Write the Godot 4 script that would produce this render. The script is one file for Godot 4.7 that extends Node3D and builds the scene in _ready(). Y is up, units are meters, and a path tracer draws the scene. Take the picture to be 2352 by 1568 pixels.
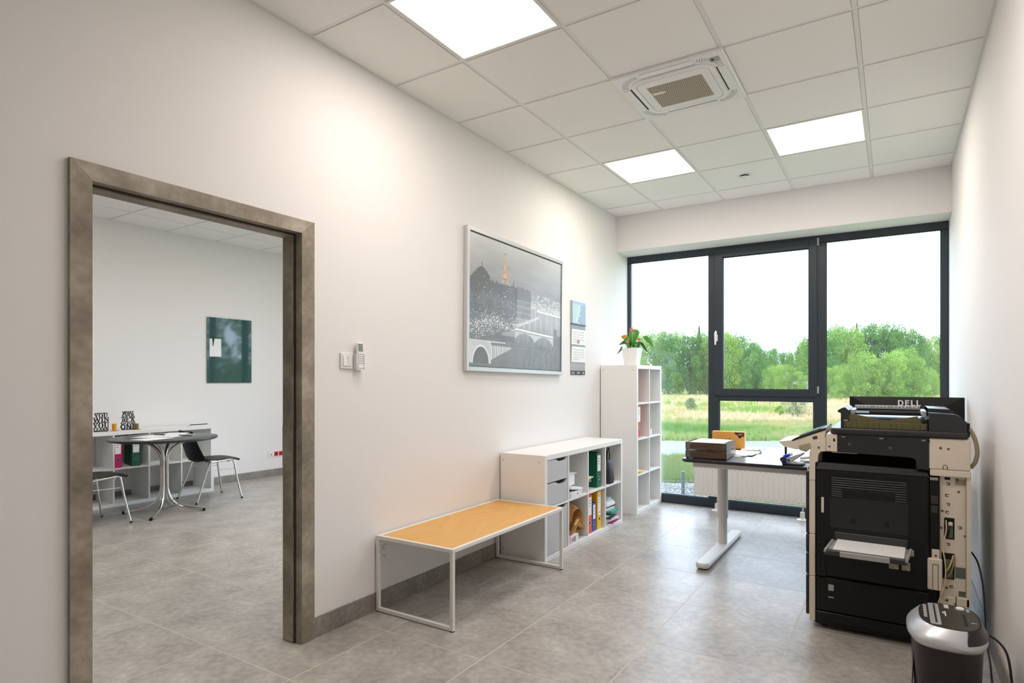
extends Node3D
# An office with a door to a second office, a glass front on a meadow, and a copier by the right wall.
# x runs from the left wall (0) to the right wall (2.852), the glass front is at z = -6.24, y is up, metres.

var M = {}
var taken = {}
var rng = RandomNumberGenerator.new()

const WALL_R = 2.852
const CEIL = 3.0
const FAR_X = -4.62
const YAW = 0.5644


class Geo:
	var v = PackedVector3Array()
	var n = PackedVector3Array()
	var t = PackedVector2Array()
	var c = PackedColorArray()
	var xf = Transform3D.IDENTITY
	var col = Color.WHITE
	var colored = false

	func at(p, rot = Vector3.ZERO):
		xf = Transform3D(Basis.from_euler(rot), p)
		return self

	func vert(p, nn, uv):
		v.append(xf * p)
		n.append((xf.basis * nn).normalized())
		t.append(uv)
		c.append(col)

	# corners counterclockwise seen from outside; written clockwise
	func tri(a, b, cc, na, nb, nc, ta = Vector2.ZERO, tb = Vector2.ZERO, tc = Vector2.ZERO):
		vert(a, na, ta)
		vert(cc, nc, tc)
		vert(b, nb, tb)

	func quad(a, b, cc, d, uv = null):
		var nn = (b - a).cross(cc - a)
		if nn.length_squared() < 1e-16:
			nn = (cc - a).cross(d - a)
		if nn.length_squared() < 1e-16:
			return
		nn = nn.normalized()
		var u = uv if uv != null else [Vector2(0, 1), Vector2(1, 1), Vector2(1, 0), Vector2(0, 0)]
		tri(a, b, cc, nn, nn, nn, u[0], u[1], u[2])
		tri(a, cc, d, nn, nn, nn, u[0], u[2], u[3])

	func oquad(p, mid):
		var nn = (p[1] - p[0]).cross(p[2] - p[0])
		if nn.dot(p[0] + p[1] + p[2] + p[3] - mid * 4.0) < 0:
			quad(p[3], p[2], p[1], p[0])
		else:
			quad(p[0], p[1], p[2], p[3])

	func otri(p, mid):
		var nn = (p[1] - p[0]).cross(p[2] - p[0]).normalized()
		if nn.dot(p[0] - mid) < 0:
			tri(p[0], p[2], p[1], -nn, -nn, -nn)
		else:
			tri(p[0], p[1], p[2], nn, nn, nn)

	func box(mid, size, ch = 0.0):
		var h = size * 0.5
		var g = Vector3.ONE * ch
		for ax in 3:
			var b = (ax + 1) % 3
			var d = (ax + 2) % 3
			for s in [-1.0, 1.0]:
				var q = []
				for k in [[-1, -1], [1, -1], [1, 1], [-1, 1]]:
					var p = Vector3.ZERO
					p[ax] = s * h[ax]
					p[b] = k[0] * (h[b] - g[b])
					p[d] = k[1] * (h[d] - g[d])
					q.append(mid + p)
				oquad(q, mid)
		if ch <= 0.0:
			return self
		for ax in 3:
			var b = (ax + 1) % 3
			var d = (ax + 2) % 3
			for s in [-1.0, 1.0]:
				for w in [-1.0, 1.0]:
					var q = []
					for k in [[-1, 0], [1, 0], [1, 1], [-1, 1]]:
						var p = Vector3.ZERO
						p[ax] = k[0] * (h[ax] - ch)
						p[b] = s * (h[b] - (ch if k[1] == 1 else 0.0))
						p[d] = w * (h[d] - (0.0 if k[1] == 1 else ch))
						q.append(mid + p)
					oquad(q, mid)
		for a in [-1, 1]:
			for b in [-1, 1]:
				for d in [-1, 1]:
					var e = Vector3(a, b, d)
					var q = []
					for k in 3:
						var p = e * (h - g)
						p[k] = e[k] * h[k]
						q.append(mid + p)
					otri(q, mid)
		return self

	# from corner to corner
	func span(lo, hi, ch = 0.0):
		return box((lo + hi) * 0.5, (hi - lo).abs(), ch)

	# polygon in the xy plane, extruded from z0 to z1
	func prism(poly, z0, z1):
		var pg = PackedVector2Array(poly)
		if Geometry2D.is_polygon_clockwise(pg):
			pg.reverse()
		var idx = Geometry2D.triangulate_polygon(pg)
		for i in range(0, idx.size(), 3):
			var a = pg[idx[i]]
			var b = pg[idx[i + 1]]
			var d = pg[idx[i + 2]]
			if (b - a).cross(d - a) < 0:
				var s = b
				b = d
				d = s
			tri(Vector3(a.x, a.y, z1), Vector3(b.x, b.y, z1), Vector3(d.x, d.y, z1), Vector3.BACK, Vector3.BACK, Vector3.BACK, a, b, d)
			tri(Vector3(a.x, a.y, z0), Vector3(d.x, d.y, z0), Vector3(b.x, b.y, z0), Vector3.FORWARD, Vector3.FORWARD, Vector3.FORWARD, a, d, b)
		for i in pg.size():
			var a = pg[i]
			var b = pg[(i + 1) % pg.size()]
			quad(Vector3(a.x, a.y, z0), Vector3(b.x, b.y, z0), Vector3(b.x, b.y, z1), Vector3(a.x, a.y, z1))
		return self

	# closed rings with the same number of points, one after another
	func loft(rings, cap_a = true, cap_b = true, crease = 0.7):
		var rows = rings.size()
		var cols = rings[0].size()
		var mids = []
		for r in rings:
			var s = Vector3.ZERO
			for p in r:
				s += p
			mids.append(s / cols)
		var fn = []
		var turned = 0.0
		for j in rows - 1:
			var row = []
			for i in cols:
				var k = (i + 1) % cols
				var a = rings[j][i]
				var b = rings[j][k]
				var d = rings[j + 1][k]
				var e = rings[j + 1][i]
				var nn = (d - a).cross(e - b)
				if nn.length_squared() > 1e-20:
					nn = nn.normalized()
				row.append(nn)
				turned += nn.dot((a + b + d + e) * 0.25 - (mids[j] + mids[j + 1]) * 0.5)
			fn.append(row)
		var flip = turned < 0
		for j in rows - 1:
			for i in cols:
				var k = (i + 1) % cols
				var own = fn[j][i]
				if own == Vector3.ZERO:
					continue
				var corner = [[j, i], [j, k], [j + 1, k], [j + 1, i]]
				var ns = []
				for q in corner:
					var s = Vector3.ZERO
					for dj in [-1, 0]:
						for di in [-1, 0]:
							var jj = q[0] + dj
							if jj < 0 or jj >= rows - 1:
								continue
							var f = fn[jj][(q[1] + di + cols) % cols]
							if f.dot(own) > crease:
								s += f
					s = s.normalized() if s.length_squared() > 1e-12 else own
					ns.append(-s if flip else s)
				var p = [rings[j][i], rings[j][k], rings[j + 1][k], rings[j + 1][i]]
				if flip:
					tri(p[0], p[2], p[1], ns[0], ns[2], ns[1])
					tri(p[0], p[3], p[2], ns[0], ns[3], ns[2])
				else:
					tri(p[0], p[1], p[2], ns[0], ns[1], ns[2])
					tri(p[0], p[2], p[3], ns[0], ns[2], ns[3])
		var inner = Vector3.ZERO
		for q in mids:
			inner += q
		inner /= mids.size()
		for e in [[0, cap_a], [rows - 1, cap_b]]:
			if not e[1]:
				continue
			var r = rings[e[0]]
			var nn = Vector3.ZERO
			for i in cols:
				nn += (r[i] - mids[e[0]]).cross(r[(i + 1) % cols] - mids[e[0]])
			if nn.length_squared() < 1e-20:
				continue
			nn = nn.normalized()
			var back = nn.dot(mids[e[0]] - inner) < 0
			for i in cols:
				var a = r[i]
				var b = r[(i + 1) % cols]
				if back:
					tri(mids[e[0]], b, a, -nn, -nn, -nn)
				else:
					tri(mids[e[0]], a, b, nn, nn, nn)
		return self

	func tube(path, radius, seg = 10, caps = true):
		var rings = []
		var last = path.size() - 1
		var side = Vector3.ZERO
		for i in path.size():
			var dir = (path[min(i + 1, last)] - path[max(i - 1, 0)]).normalized()
			if side == Vector3.ZERO:
				side = dir.cross(Vector3.UP if absf(dir.y) < 0.9 else Vector3.RIGHT).normalized()
			else:
				side = (side - dir * side.dot(dir)).normalized()
			var other = dir.cross(side)
			var rad = radius[i] if radius is Array else radius
			var ring = []
			for k in seg:
				var a = TAU * k / seg
				ring.append(path[i] + (side * cos(a) + other * sin(a)) * rad)
			rings.append(ring)
		return loft(rings, caps, caps, 0.5)

	# profile of (radius, height) pairs turned about the y axis
	func lathe(profile, seg = 24, crease = 0.75):
		var rings = []
		for p in profile:
			var ring = []
			for k in seg:
				var a = TAU * k / seg
				ring.append(Vector3(cos(a) * p[0], p[1], sin(a) * p[0]))
			rings.append(ring)
		return loft(rings, true, true, crease)

	func disc_rod(a, b, r, seg = 12):
		return tube([a, b], r, seg)

	func mesh():
		var arr = []
		arr.resize(Mesh.ARRAY_MAX)
		arr[Mesh.ARRAY_VERTEX] = v
		arr[Mesh.ARRAY_NORMAL] = n
		arr[Mesh.ARRAY_TEX_UV] = t
		if colored:
			arr[Mesh.ARRAY_COLOR] = c
		var m = ArrayMesh.new()
		m.add_surface_from_arrays(Mesh.PRIMITIVE_TRIANGLES, arr)
		return m


func G():
	return Geo.new()


func v3(x, y, z):
	return Vector3(x, y, z)


func srgb(r, g, b, a = 1.0):
	return Color(r / 255.0, g / 255.0, b / 255.0, a)


func numbered(called):
	if not taken.has(called):
		taken[called] = 0
		return called
	taken[called] += 1
	return "%s_%03d" % [called, taken[called]]


func base_of(parent):
	var s = Vector3.ZERO
	var p = parent
	while p != self:
		s += p.position
		p = p.get_parent()
	return s


# a mesh of its own; top-level when there is no parent
func put(g, called, m, parent = null):
	var o = MeshInstance3D.new()
	o.mesh = g.mesh()
	o.material_override = m
	if parent == null:
		o.name = numbered(called)
		add_child(o)
	else:
		o.name = called
		parent.add_child(o, true)
	return o


func put_mesh(mesh, called, m, parent, pos, rot = Vector3.ZERO):
	var o = MeshInstance3D.new()
	o.mesh = mesh
	o.material_override = m
	o.name = called
	o.position = pos
	o.rotation = rot
	parent.add_child(o, true)
	return o


# a Geo that takes world coordinates and writes them relative to the parent (parents are not turned)
func W(parent):
	return G().at(-base_of(parent))


func tag(o, label, category, group = ""):
	o.set_meta("label", label)
	o.set_meta("category", category)
	if group != "":
		o.set_meta("group", group)
	return o


func struct(o, label = ""):
	o.set_meta("kind", "structure")
	if label != "":
		o.set_meta("label", label)
	return o


func thing(called, label, category, pos = Vector3.ZERO, turn = 0.0, group = ""):
	var o = Node3D.new()
	o.name = numbered(called)
	add_child(o)
	o.position = pos
	o.rotation.y = turn
	return tag(o, label, category, group)


func setting(called, label, pos = Vector3.ZERO):
	var o = Node3D.new()
	o.name = numbered(called)
	add_child(o)
	o.position = pos
	return struct(o, label)


func lettering(words, height, depth, m, parent, pos, rot = Vector3.ZERO, family = "Droid Sans", weight = 400, called = "lettering", stretch = 0.0):
	var f = SystemFont.new()
	f.font_names = PackedStringArray([family])
	f.font_weight = weight
	var tm = TextMesh.new()
	tm.text = words
	tm.font = f
	tm.font_size = 64
	tm.pixel_size = height / 46.0
	tm.depth = depth
	tm.curve_step = 2.0
	var o = put_mesh(tm, called, m, parent, pos, rot)
	if stretch > 0.0:
		var w = tm.get_aabb().size.x
		if w > 0.0:
			o.scale = Vector3(stretch / w, 1, 1)
	return o


func mat(called, color, rough = 0.6, metal = 0.0, spec = 0.5):
	var m = StandardMaterial3D.new()
	m.resource_name = called
	m.albedo_color = color
	m.roughness = rough
	m.metallic = metal
	m.metallic_specular = spec
	M[called] = m
	return m


func noise_image(size, seed_, freq, octaves = 5, kind = FastNoiseLite.TYPE_SIMPLEX_SMOOTH):
	var f = FastNoiseLite.new()
	f.seed = seed_
	f.noise_type = kind
	f.frequency = freq
	f.fractal_octaves = octaves
	return f.get_seamless_image(size, size)


func tex(im):
	return ImageTexture.create_from_image(im)


# colour picture from two noises and stops [value, colour]
func ramp_tex(size, a, b, mixb, stops):
	var g = Gradient.new()
	g.offsets = PackedFloat32Array(stops.map(func(s): return s[0]))
	g.colors = PackedColorArray(stops.map(func(s): return s[1]))
	var im = Image.create(size, size, false, Image.FORMAT_RGB8)
	for y in size:
		for x in size:
			im.set_pixel(x, y, g.sample(lerpf(a.get_pixel(x, y).r, b.get_pixel(x, y).r, mixb)))
	return tex(im)


func triplanar(m, scale, world = true):
	m.uv1_triplanar = true
	m.uv1_world_triplanar = world
	m.uv1_scale = Vector3.ONE * scale
	m.uv1_triplanar_sharpness = 4.0
	return m


func _ready():
	rng.seed = 20
	# ---- camera
	var cam = Camera3D.new()
	cam.name = "camera"
	add_child(cam)
	cam.projection = Camera3D.PROJECTION_FRUSTUM
	cam.keep_aspect = Camera3D.KEEP_HEIGHT
	cam.near = 0.05
	cam.far = 600.0
	cam.size = 0.05 * 1568.0 / 1382.0
	cam.frustum_offset = Vector2(0.0, 0.05 * 88.8 / 1382.0)
	cam.position = Vector3(2.454, 1.29, 0.0)
	cam.rotation = Vector3(0, YAW, 0)
	cam.current = true
	# ---- sky and exposure
	var we = WorldEnvironment.new()
	we.name = "environment"
	var env = Environment.new()
	env.background_mode = Environment.BG_SKY
	env.tonemap_mode = Environment.TONE_MAPPER_LINEAR
	env.tonemap_exposure = EXPOSURE
	env.sdfgi_enabled = true
	env.ssao_enabled = true
	env.ssil_enabled = true
	var sky = Sky.new()
	var pano = PanoramaSkyMaterial.new()
	pano.panorama = overcast()
	sky.sky_material = pano
	env.sky = sky
	we.environment = env
	add_child(we)
	# ---- everything else
	materials()
	lights()
	floor_and_ceiling()
	walls()
	door_frame()
	windows()
	outside()
	office_furniture()
	shelf_contents()
	wall_things()
	ceiling_things()
	desk_and_things()
	copier()
	shredder()
	next_room()


const EXPOSURE = 1.18
const SKY = 4.5
const PANEL = 1.18


# even grey-white cloud cover all round
func overcast():
	var f = FastNoiseLite.new()
	f.seed = 4
	f.frequency = 1.3
	f.fractal_octaves = 5
	var w = 512
	var h = 256
	var im = Image.create(w, h, false, Image.FORMAT_RGBF)
	for y in h:
		var el = PI * (0.5 - (y + 0.5) / h)
		for x in w:
			var az = TAU * x / w
			var p = Vector3(cos(az) * cos(el), sin(el) * 2.5, sin(az) * cos(el))
			var k = 1.0 + 0.13 * f.get_noise_3d(p.x * 1.6, p.y * 1.6, p.z * 1.6)
			im.set_pixel(x, y, Color(0.78, 0.96, 1.19) * SKY * k)
	return tex(im)


func lights():
	# four LED panels in the office grid, added unseen ones to light the next room; each is a fitting with its own light
	var at = [v3(0.805, CEIL, -2.2885), v3(0.805, CEIL, -4.6885), v3(2.005, CEIL, -4.6885), v3(2.005, CEIL, -2.2885)]
	var say = ["square LED ceiling panel nearest the door, above the door wall", "square LED ceiling panel near the window, left of the smoke detector",
		"square LED ceiling panel near the window, on the right by the side wall", "square LED ceiling panel nearest the camera, on the copier side"]
	for i in 4:
		led_panel(at[i], say[i], PANEL, "LED panels in the office ceiling", Color(1.0, 0.952, 0.915))
	var far = [v3(-2.6, CEIL, -2.21), v3(-2.6, CEIL, -4.61), v3(-1.4, CEIL, -2.21), v3(-1.4, CEIL, -4.61)]
	var say2 = ["added unseen LED ceiling panel in the middle of the next room", "added unseen LED ceiling panel of the next room near its window wall",
		"added unseen LED ceiling panel of the next room just behind the doorway", "added unseen LED ceiling panel of the next room in the window corner by the partition"]
	for i in 4:
		led_panel(far[i], say2[i], PANEL * 1.15, "added LED panels in the next room", Color(1.0, 0.975, 0.95))


func led_panel(p, label, energy, group, tint):
	var o = thing("led_panel", label, "ceiling light", p, 0.0, group)
	var g = G()
	for s in [-1, 1]:
		g.box(v3(s * 0.2875, 0.004, 0), v3(0.015, 0.012, 0.59), 0.001)
		g.box(v3(0, 0.004, s * 0.2875), v3(0.56, 0.012, 0.015), 0.001)
	put(g, "frame", M.panel_frame, o)
	put(G().box(v3(0, 0.008, 0), v3(0.562, 0.006, 0.562)), "diffuser", M.led, o)
	var l = AreaLight3D.new()
	l.name = "panel_light"
	l.area_size = Vector2(0.55, 0.55)
	l.light_energy = energy
	l.light_color = tint
	l.shadow_enabled = true
	l.area_range = 30.0
	l.area_attenuation = 2.0
	o.add_child(l)
	l.position = v3(0, -0.003, 0)
	l.rotation = v3(-PI / 2, 0, 0)


func materials():
	# walls: white paint, faint roller texture
	var fine = noise_image(512, 3, 0.09, 4)
	var m = mat("wall_paint", srgb(240, 237, 235), 0.75, 0.0, 0.35)
	triplanar(m, 3.5)
	m.heightmap_enabled = true
	m.heightmap_texture = tex(fine)
	m.heightmap_scale = 0.012
	mat("ceiling_tile", srgb(247, 245, 242), 0.9, 0.0, 0.2)
	triplanar(M.ceiling_tile, 3.0)
	M.ceiling_tile.heightmap_enabled = true
	M.ceiling_tile.heightmap_texture = tex(noise_image(512, 9, 0.3, 3))
	M.ceiling_tile.heightmap_scale = 0.03
	mat("ceiling_grid", srgb(236, 235, 232), 0.5)
	mat("plenum", srgb(150, 148, 145), 0.9)
	mat("panel_frame", srgb(232, 230, 226), 0.4)
	var led = mat("led", srgb(255, 255, 255), 0.5)
	led.emission_enabled = true
	led.emission = Color.WHITE
	led.emission_energy_multiplier = 1.6
	# floor: cement-look porcelain, four cuts of one pattern
	var cloud = noise_image(512, 11, 0.006, 5)
	var grit = noise_image(512, 12, 0.045, 6)
	var ft = ramp_tex(512, cloud, grit, 0.5, [[0.0, srgb(138, 132, 125)], [0.34, srgb(166, 160, 153)], [0.5, srgb(177, 172, 165)], [0.66, srgb(187, 182, 175)], [1.0, srgb(216, 212, 206)]])
	var rt = tex(noise_image(256, 14, 0.03, 4))
	for i in 4:
		var f = mat("floor_tile_%d" % i, srgb(247, 245, 242), 1.0, 0.0, 0.55)
		triplanar(f, 0.85)
		f.uv1_offset = v3(0.37 * i, 0.11 * i, 0.53 * i)
		f.albedo_texture = ft
		f.roughness = 0.34
		f.heightmap_enabled = true
		f.heightmap_texture = rt
		f.heightmap_scale = 0.012
	mat("grout", srgb(214, 208, 200), 0.85)
	var bb = mat("base_tile", srgb(205, 202, 198), 0.42)
	bb.albedo_texture = ft
	triplanar(bb, 1.3)
	# door casing: brown-grey cement laminate
	var dc = ramp_tex(256, noise_image(256, 21, 0.012, 5), noise_image(256, 22, 0.08, 4), 0.3, [[0.0, srgb(108, 98, 84)], [0.38, srgb(140, 129, 113)], [0.6, srgb(158, 147, 131)], [1.0, srgb(192, 183, 168)]])
	var d = mat("door_laminate", Color.WHITE, 0.5)
	d.albedo_texture = dc
	triplanar(d, 1.1)
	var d2 = mat("door_laminate_head", Color.WHITE, 0.5)
	d2.albedo_texture = dc
	triplanar(d2, 1.1)
	d2.uv1_offset = v3(0.3, 0.4, 0.7)
	mat("rubber_seal", srgb(58, 50, 42), 0.7)
	mat("white_board", srgb(240, 239, 236), 0.38)
	mat("grey_front", srgb(196, 196, 198), 0.45)
	mat("white_steel", srgb(236, 233, 228), 0.4)
	mat("white_plastic", srgb(240, 240, 240), 0.32)
	mat("grey_plastic", srgb(170, 170, 170), 0.4)
	mat("anthracite", srgb(44, 54, 62), 0.42)
	mat("seal_black", srgb(20, 22, 24), 0.6)
	var gl = mat("pane_glass", srgb(225, 245, 240, 0.04), 0.0)
	gl.transparency = BaseMaterial3D.TRANSPARENCY_ALPHA
	mat("black_plastic", srgb(19, 19, 20), 0.45, 0.0, 0.4)
	mat("black_gloss", srgb(24, 24, 26), 0.2)
	mat("dark_grey", srgb(50, 51, 54), 0.4)
	mat("hole_shade_or_black", srgb(10, 10, 11), 0.8)  # near-black that paints the shade inside holes, slots and wells; also plain black
	mat("cream", srgb(226, 215, 197), 0.42)
	mat("cream_dark", srgb(168, 160, 138), 0.5)
	mat("olive", srgb(104, 98, 62), 0.35)
	mat("chrome", srgb(214, 212, 208), 0.14, 1.0)
	mat("steel", srgb(180, 178, 174), 0.35, 1.0)
	mat("silver", srgb(205, 208, 212), 0.36, 0.65)
	mat("paper", srgb(244, 244, 244), 0.8)
	mat("paper_shade", srgb(224, 224, 226), 0.8)
	mat("kraft", srgb(190, 138, 78), 0.75)
	mat("card", srgb(205, 178, 142), 0.8)
	mat("binder_green", srgb(8, 98, 70), 0.42)
	mat("binder_orange", srgb(232, 84, 22), 0.42)
	mat("binder_blue", srgb(38, 72, 172), 0.42)
	mat("binder_yellow", srgb(246, 196, 20), 0.42)
	mat("binder_pink", srgb(196, 10, 110), 0.42)
	mat("binder_red", srgb(206, 36, 44), 0.42)
	mat("bag_black", srgb(34, 38, 44), 0.55)
	mat("ink", srgb(60, 60, 66), 0.7)
	mat("ink_pale", srgb(150, 152, 160), 0.7)
	mat("red", srgb(214, 24, 34), 0.4)
	mat("blue", srgb(44, 72, 178), 0.35)
	mat("teal_paper", srgb(60, 150, 130), 0.6)
	mat("yellow", srgb(240, 200, 10), 0.5)
	mat("orange_card", srgb(240, 176, 84), 0.55)
	mat("brown_print", srgb(66, 36, 20), 0.6)
	mat("pale_card", srgb(236, 216, 184), 0.6)
	mat("desk_black", srgb(36, 38, 44), 0.22)
	mat("picture_frame", srgb(206, 208, 208), 0.4, 0.35)
	mat("lcd", srgb(128, 140, 130), 0.25)
	mat("screw", srgb(120, 112, 98), 0.35, 0.8)
	mat("cord_black", srgb(22, 22, 24), 0.45)
	mat("cord_tan", srgb(150, 140, 116), 0.5)
	mat("wire_cream", srgb(220, 196, 160), 0.5)
	mat("wire_yellow", srgb(222, 196, 120), 0.5)
	mat("pcb", srgb(110, 118, 108), 0.45, 0.4)
	var sm = mat("smoke_plastic", srgb(104, 80, 62, 0.55), 0.3)
	sm.transparency = BaseMaterial3D.TRANSPARENCY_ALPHA
	var ag = mat("amber_glass", srgb(240, 170, 10, 0.75), 0.3)
	ag.transparency = BaseMaterial3D.TRANSPARENCY_ALPHA
	var og = mat("olive_glass", srgb(140, 112, 40, 0.8), 0.3)
	og.transparency = BaseMaterial3D.TRANSPARENCY_ALPHA
	mat("glass_board", srgb(58, 88, 86), 0.04, 0.0, 0.7)
	mat("table_black", srgb(46, 47, 50), 0.3)
	mat("pot_soil", srgb(60, 46, 34), 0.95)
	var lf = mat("leaf", srgb(66, 140, 32), 0.35)
	lf.backlight_enabled = true
	lf.backlight = srgb(80, 120, 20)
	var lf2 = mat("leaf_deep", srgb(36, 96, 30), 0.35)
	lf2.backlight_enabled = true
	lf2.backlight = srgb(40, 80, 20)
	mat("stem_pale", srgb(206, 222, 176), 0.5)
	var sp = mat("spathe", srgb(238, 150, 110), 0.35)
	sp.backlight_enabled = true
	sp.backlight = srgb(120, 60, 40)
	mat("spathe_yellow", srgb(232, 180, 50), 0.35)
	mat("marble", Color.WHITE, 0.35)
	M.marble.albedo_texture = marble_tex()
	triplanar(M.marble, 3.2, false)
	mat("table_wood", Color.WHITE, 0.42)
	M.table_wood.albedo_texture = chevron_tex()
	M.table_wood.texture_repeat = false
	mat("print_city", Color.WHITE, 0.35)
	M.print_city.albedo_texture = city_print()
	M.print_city.texture_repeat = false
	mat("print_map", Color.WHITE, 0.4)
	M.print_map.albedo_texture = coast_print()
	M.print_map.texture_repeat = false
	# outside
	var gn = ramp_tex(512, noise_image(512, 31, 0.01, 5), noise_image(512, 32, 0.08, 4), 0.45, [[0.0, srgb(70, 104, 36)], [0.45, srgb(108, 140, 58)], [0.7, srgb(134, 150, 80)], [1.0, srgb(166, 158, 112)]])
	mat("grass_ground", Color.WHITE, 0.95, 0.0, 0.1)
	M.grass_ground.albedo_texture = gn
	triplanar(M.grass_ground, 0.12)
	var dn = ramp_tex(512, noise_image(512, 33, 0.008, 5), noise_image(512, 34, 0.06, 4), 0.4, [[0.0, srgb(112, 138, 66)], [0.4, srgb(150, 154, 96)], [0.5, srgb(178, 158, 124)], [0.68, srgb(186, 160, 134)], [1.0, srgb(124, 146, 70)]])
	mat("dry_ground", Color.WHITE, 0.95, 0.0, 0.1)
	M.dry_ground.albedo_texture = dn
	triplanar(M.dry_ground, 0.06)
	mat("asphalt", srgb(124, 121, 120), 0.85)
	M.asphalt.albedo_texture = ramp_tex(256, noise_image(256, 35, 0.05, 4), noise_image(256, 36, 0.3, 2), 0.5, [[0.0, srgb(200, 200, 200)], [1.0, srgb(255, 255, 255)]])
	triplanar(M.asphalt, 0.6)
	mat("gravel_ground", srgb(128, 125, 120), 0.9)
	mat("gravel_stone", Color.WHITE, 0.85)
	M.gravel_stone.vertex_color_use_as_albedo = true
	var bl = mat("grass_blade", Color.WHITE, 0.7, 0.0, 0.25)
	bl.vertex_color_use_as_albedo = true
	bl.backlight_enabled = true
	bl.backlight = srgb(110, 130, 70)
	var fo = mat("foliage", Color.WHITE, 0.7, 0.0, 0.25)
	fo.vertex_color_use_as_albedo = true
	fo.backlight_enabled = true
	fo.backlight = srgb(120, 140, 70)
	mat("bark", srgb(80, 71, 62), 0.9)
	mat("birch_bark", srgb(126, 122, 114), 0.8)
	mat("fence_grey", srgb(84, 90, 90), 0.5)
	mat("fence_wire", srgb(140, 144, 144), 0.5)
	mat("render_white", srgb(190, 190, 190), 0.8)
	mat("roof_grey", srgb(90, 92, 98), 0.8)
	mat("line_white", srgb(170, 170, 168), 0.8)
	mat("facade", srgb(190, 190, 190), 0.85)


func marble_tex():
	var s = 256
	var a = noise_image(s, 41, 0.02, 4)
	var b = noise_image(s, 42, 0.01, 3)
	var im = Image.create(s, s, false, Image.FORMAT_RGB8)
	for y in s:
		for x in s:
			var k = absf(a.get_pixel(x, y).r - 0.5)
			var on = smoothstep(0.52, 0.62, b.get_pixel(x, y).r)
			var vein = (1.0 - smoothstep(0.0, 0.012, k)) * on
			im.set_pixel(x, y, srgb(240, 238, 234).lerp(srgb(150, 140, 132), vein * 0.8))
	return tex(im)


# oak veneer laid in chevrons
func chevron_tex():
	var w = 640
	var h = 288
	var f = FastNoiseLite.new()
	f.seed = 51
	f.frequency = 0.02
	var im = Image.create(w, h, false, Image.FORMAT_RGB8)
	for y in h:
		for x in w:
			var band = int(floor(x / 160.0))
			var u = x - band * 160.0
			var d = (y + u * 0.55) if band % 2 == 0 else (y - u * 0.55)
			var strip = floor(d / 22.0)
			var along = (u - y * 0.55) if band % 2 == 0 else (u + y * 0.55)
			var tone = fposmod(sin(strip * 12.9 + band * 4.7) * 437.5, 1.0)
			var grain = f.get_noise_2d(d * 9.0, along * 0.5 + strip * 50.0)
			var c = srgb(224, 170, 92).lerp(srgb(230, 178, 100), tone)
			c = c.lerp(srgb(196, 130, 60), clampf(grain, 0.0, 1.0) * 0.32)
			if fposmod(d, 22.0) < 0.9:
				c = c.darkened(0.04)
			im.set_pixel(x, y, c)
	return tex(im)


func hash2(a, b):
	return fposmod(sin(a * 127.1 + b * 311.7) * 43758.5453, 1.0)


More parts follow.
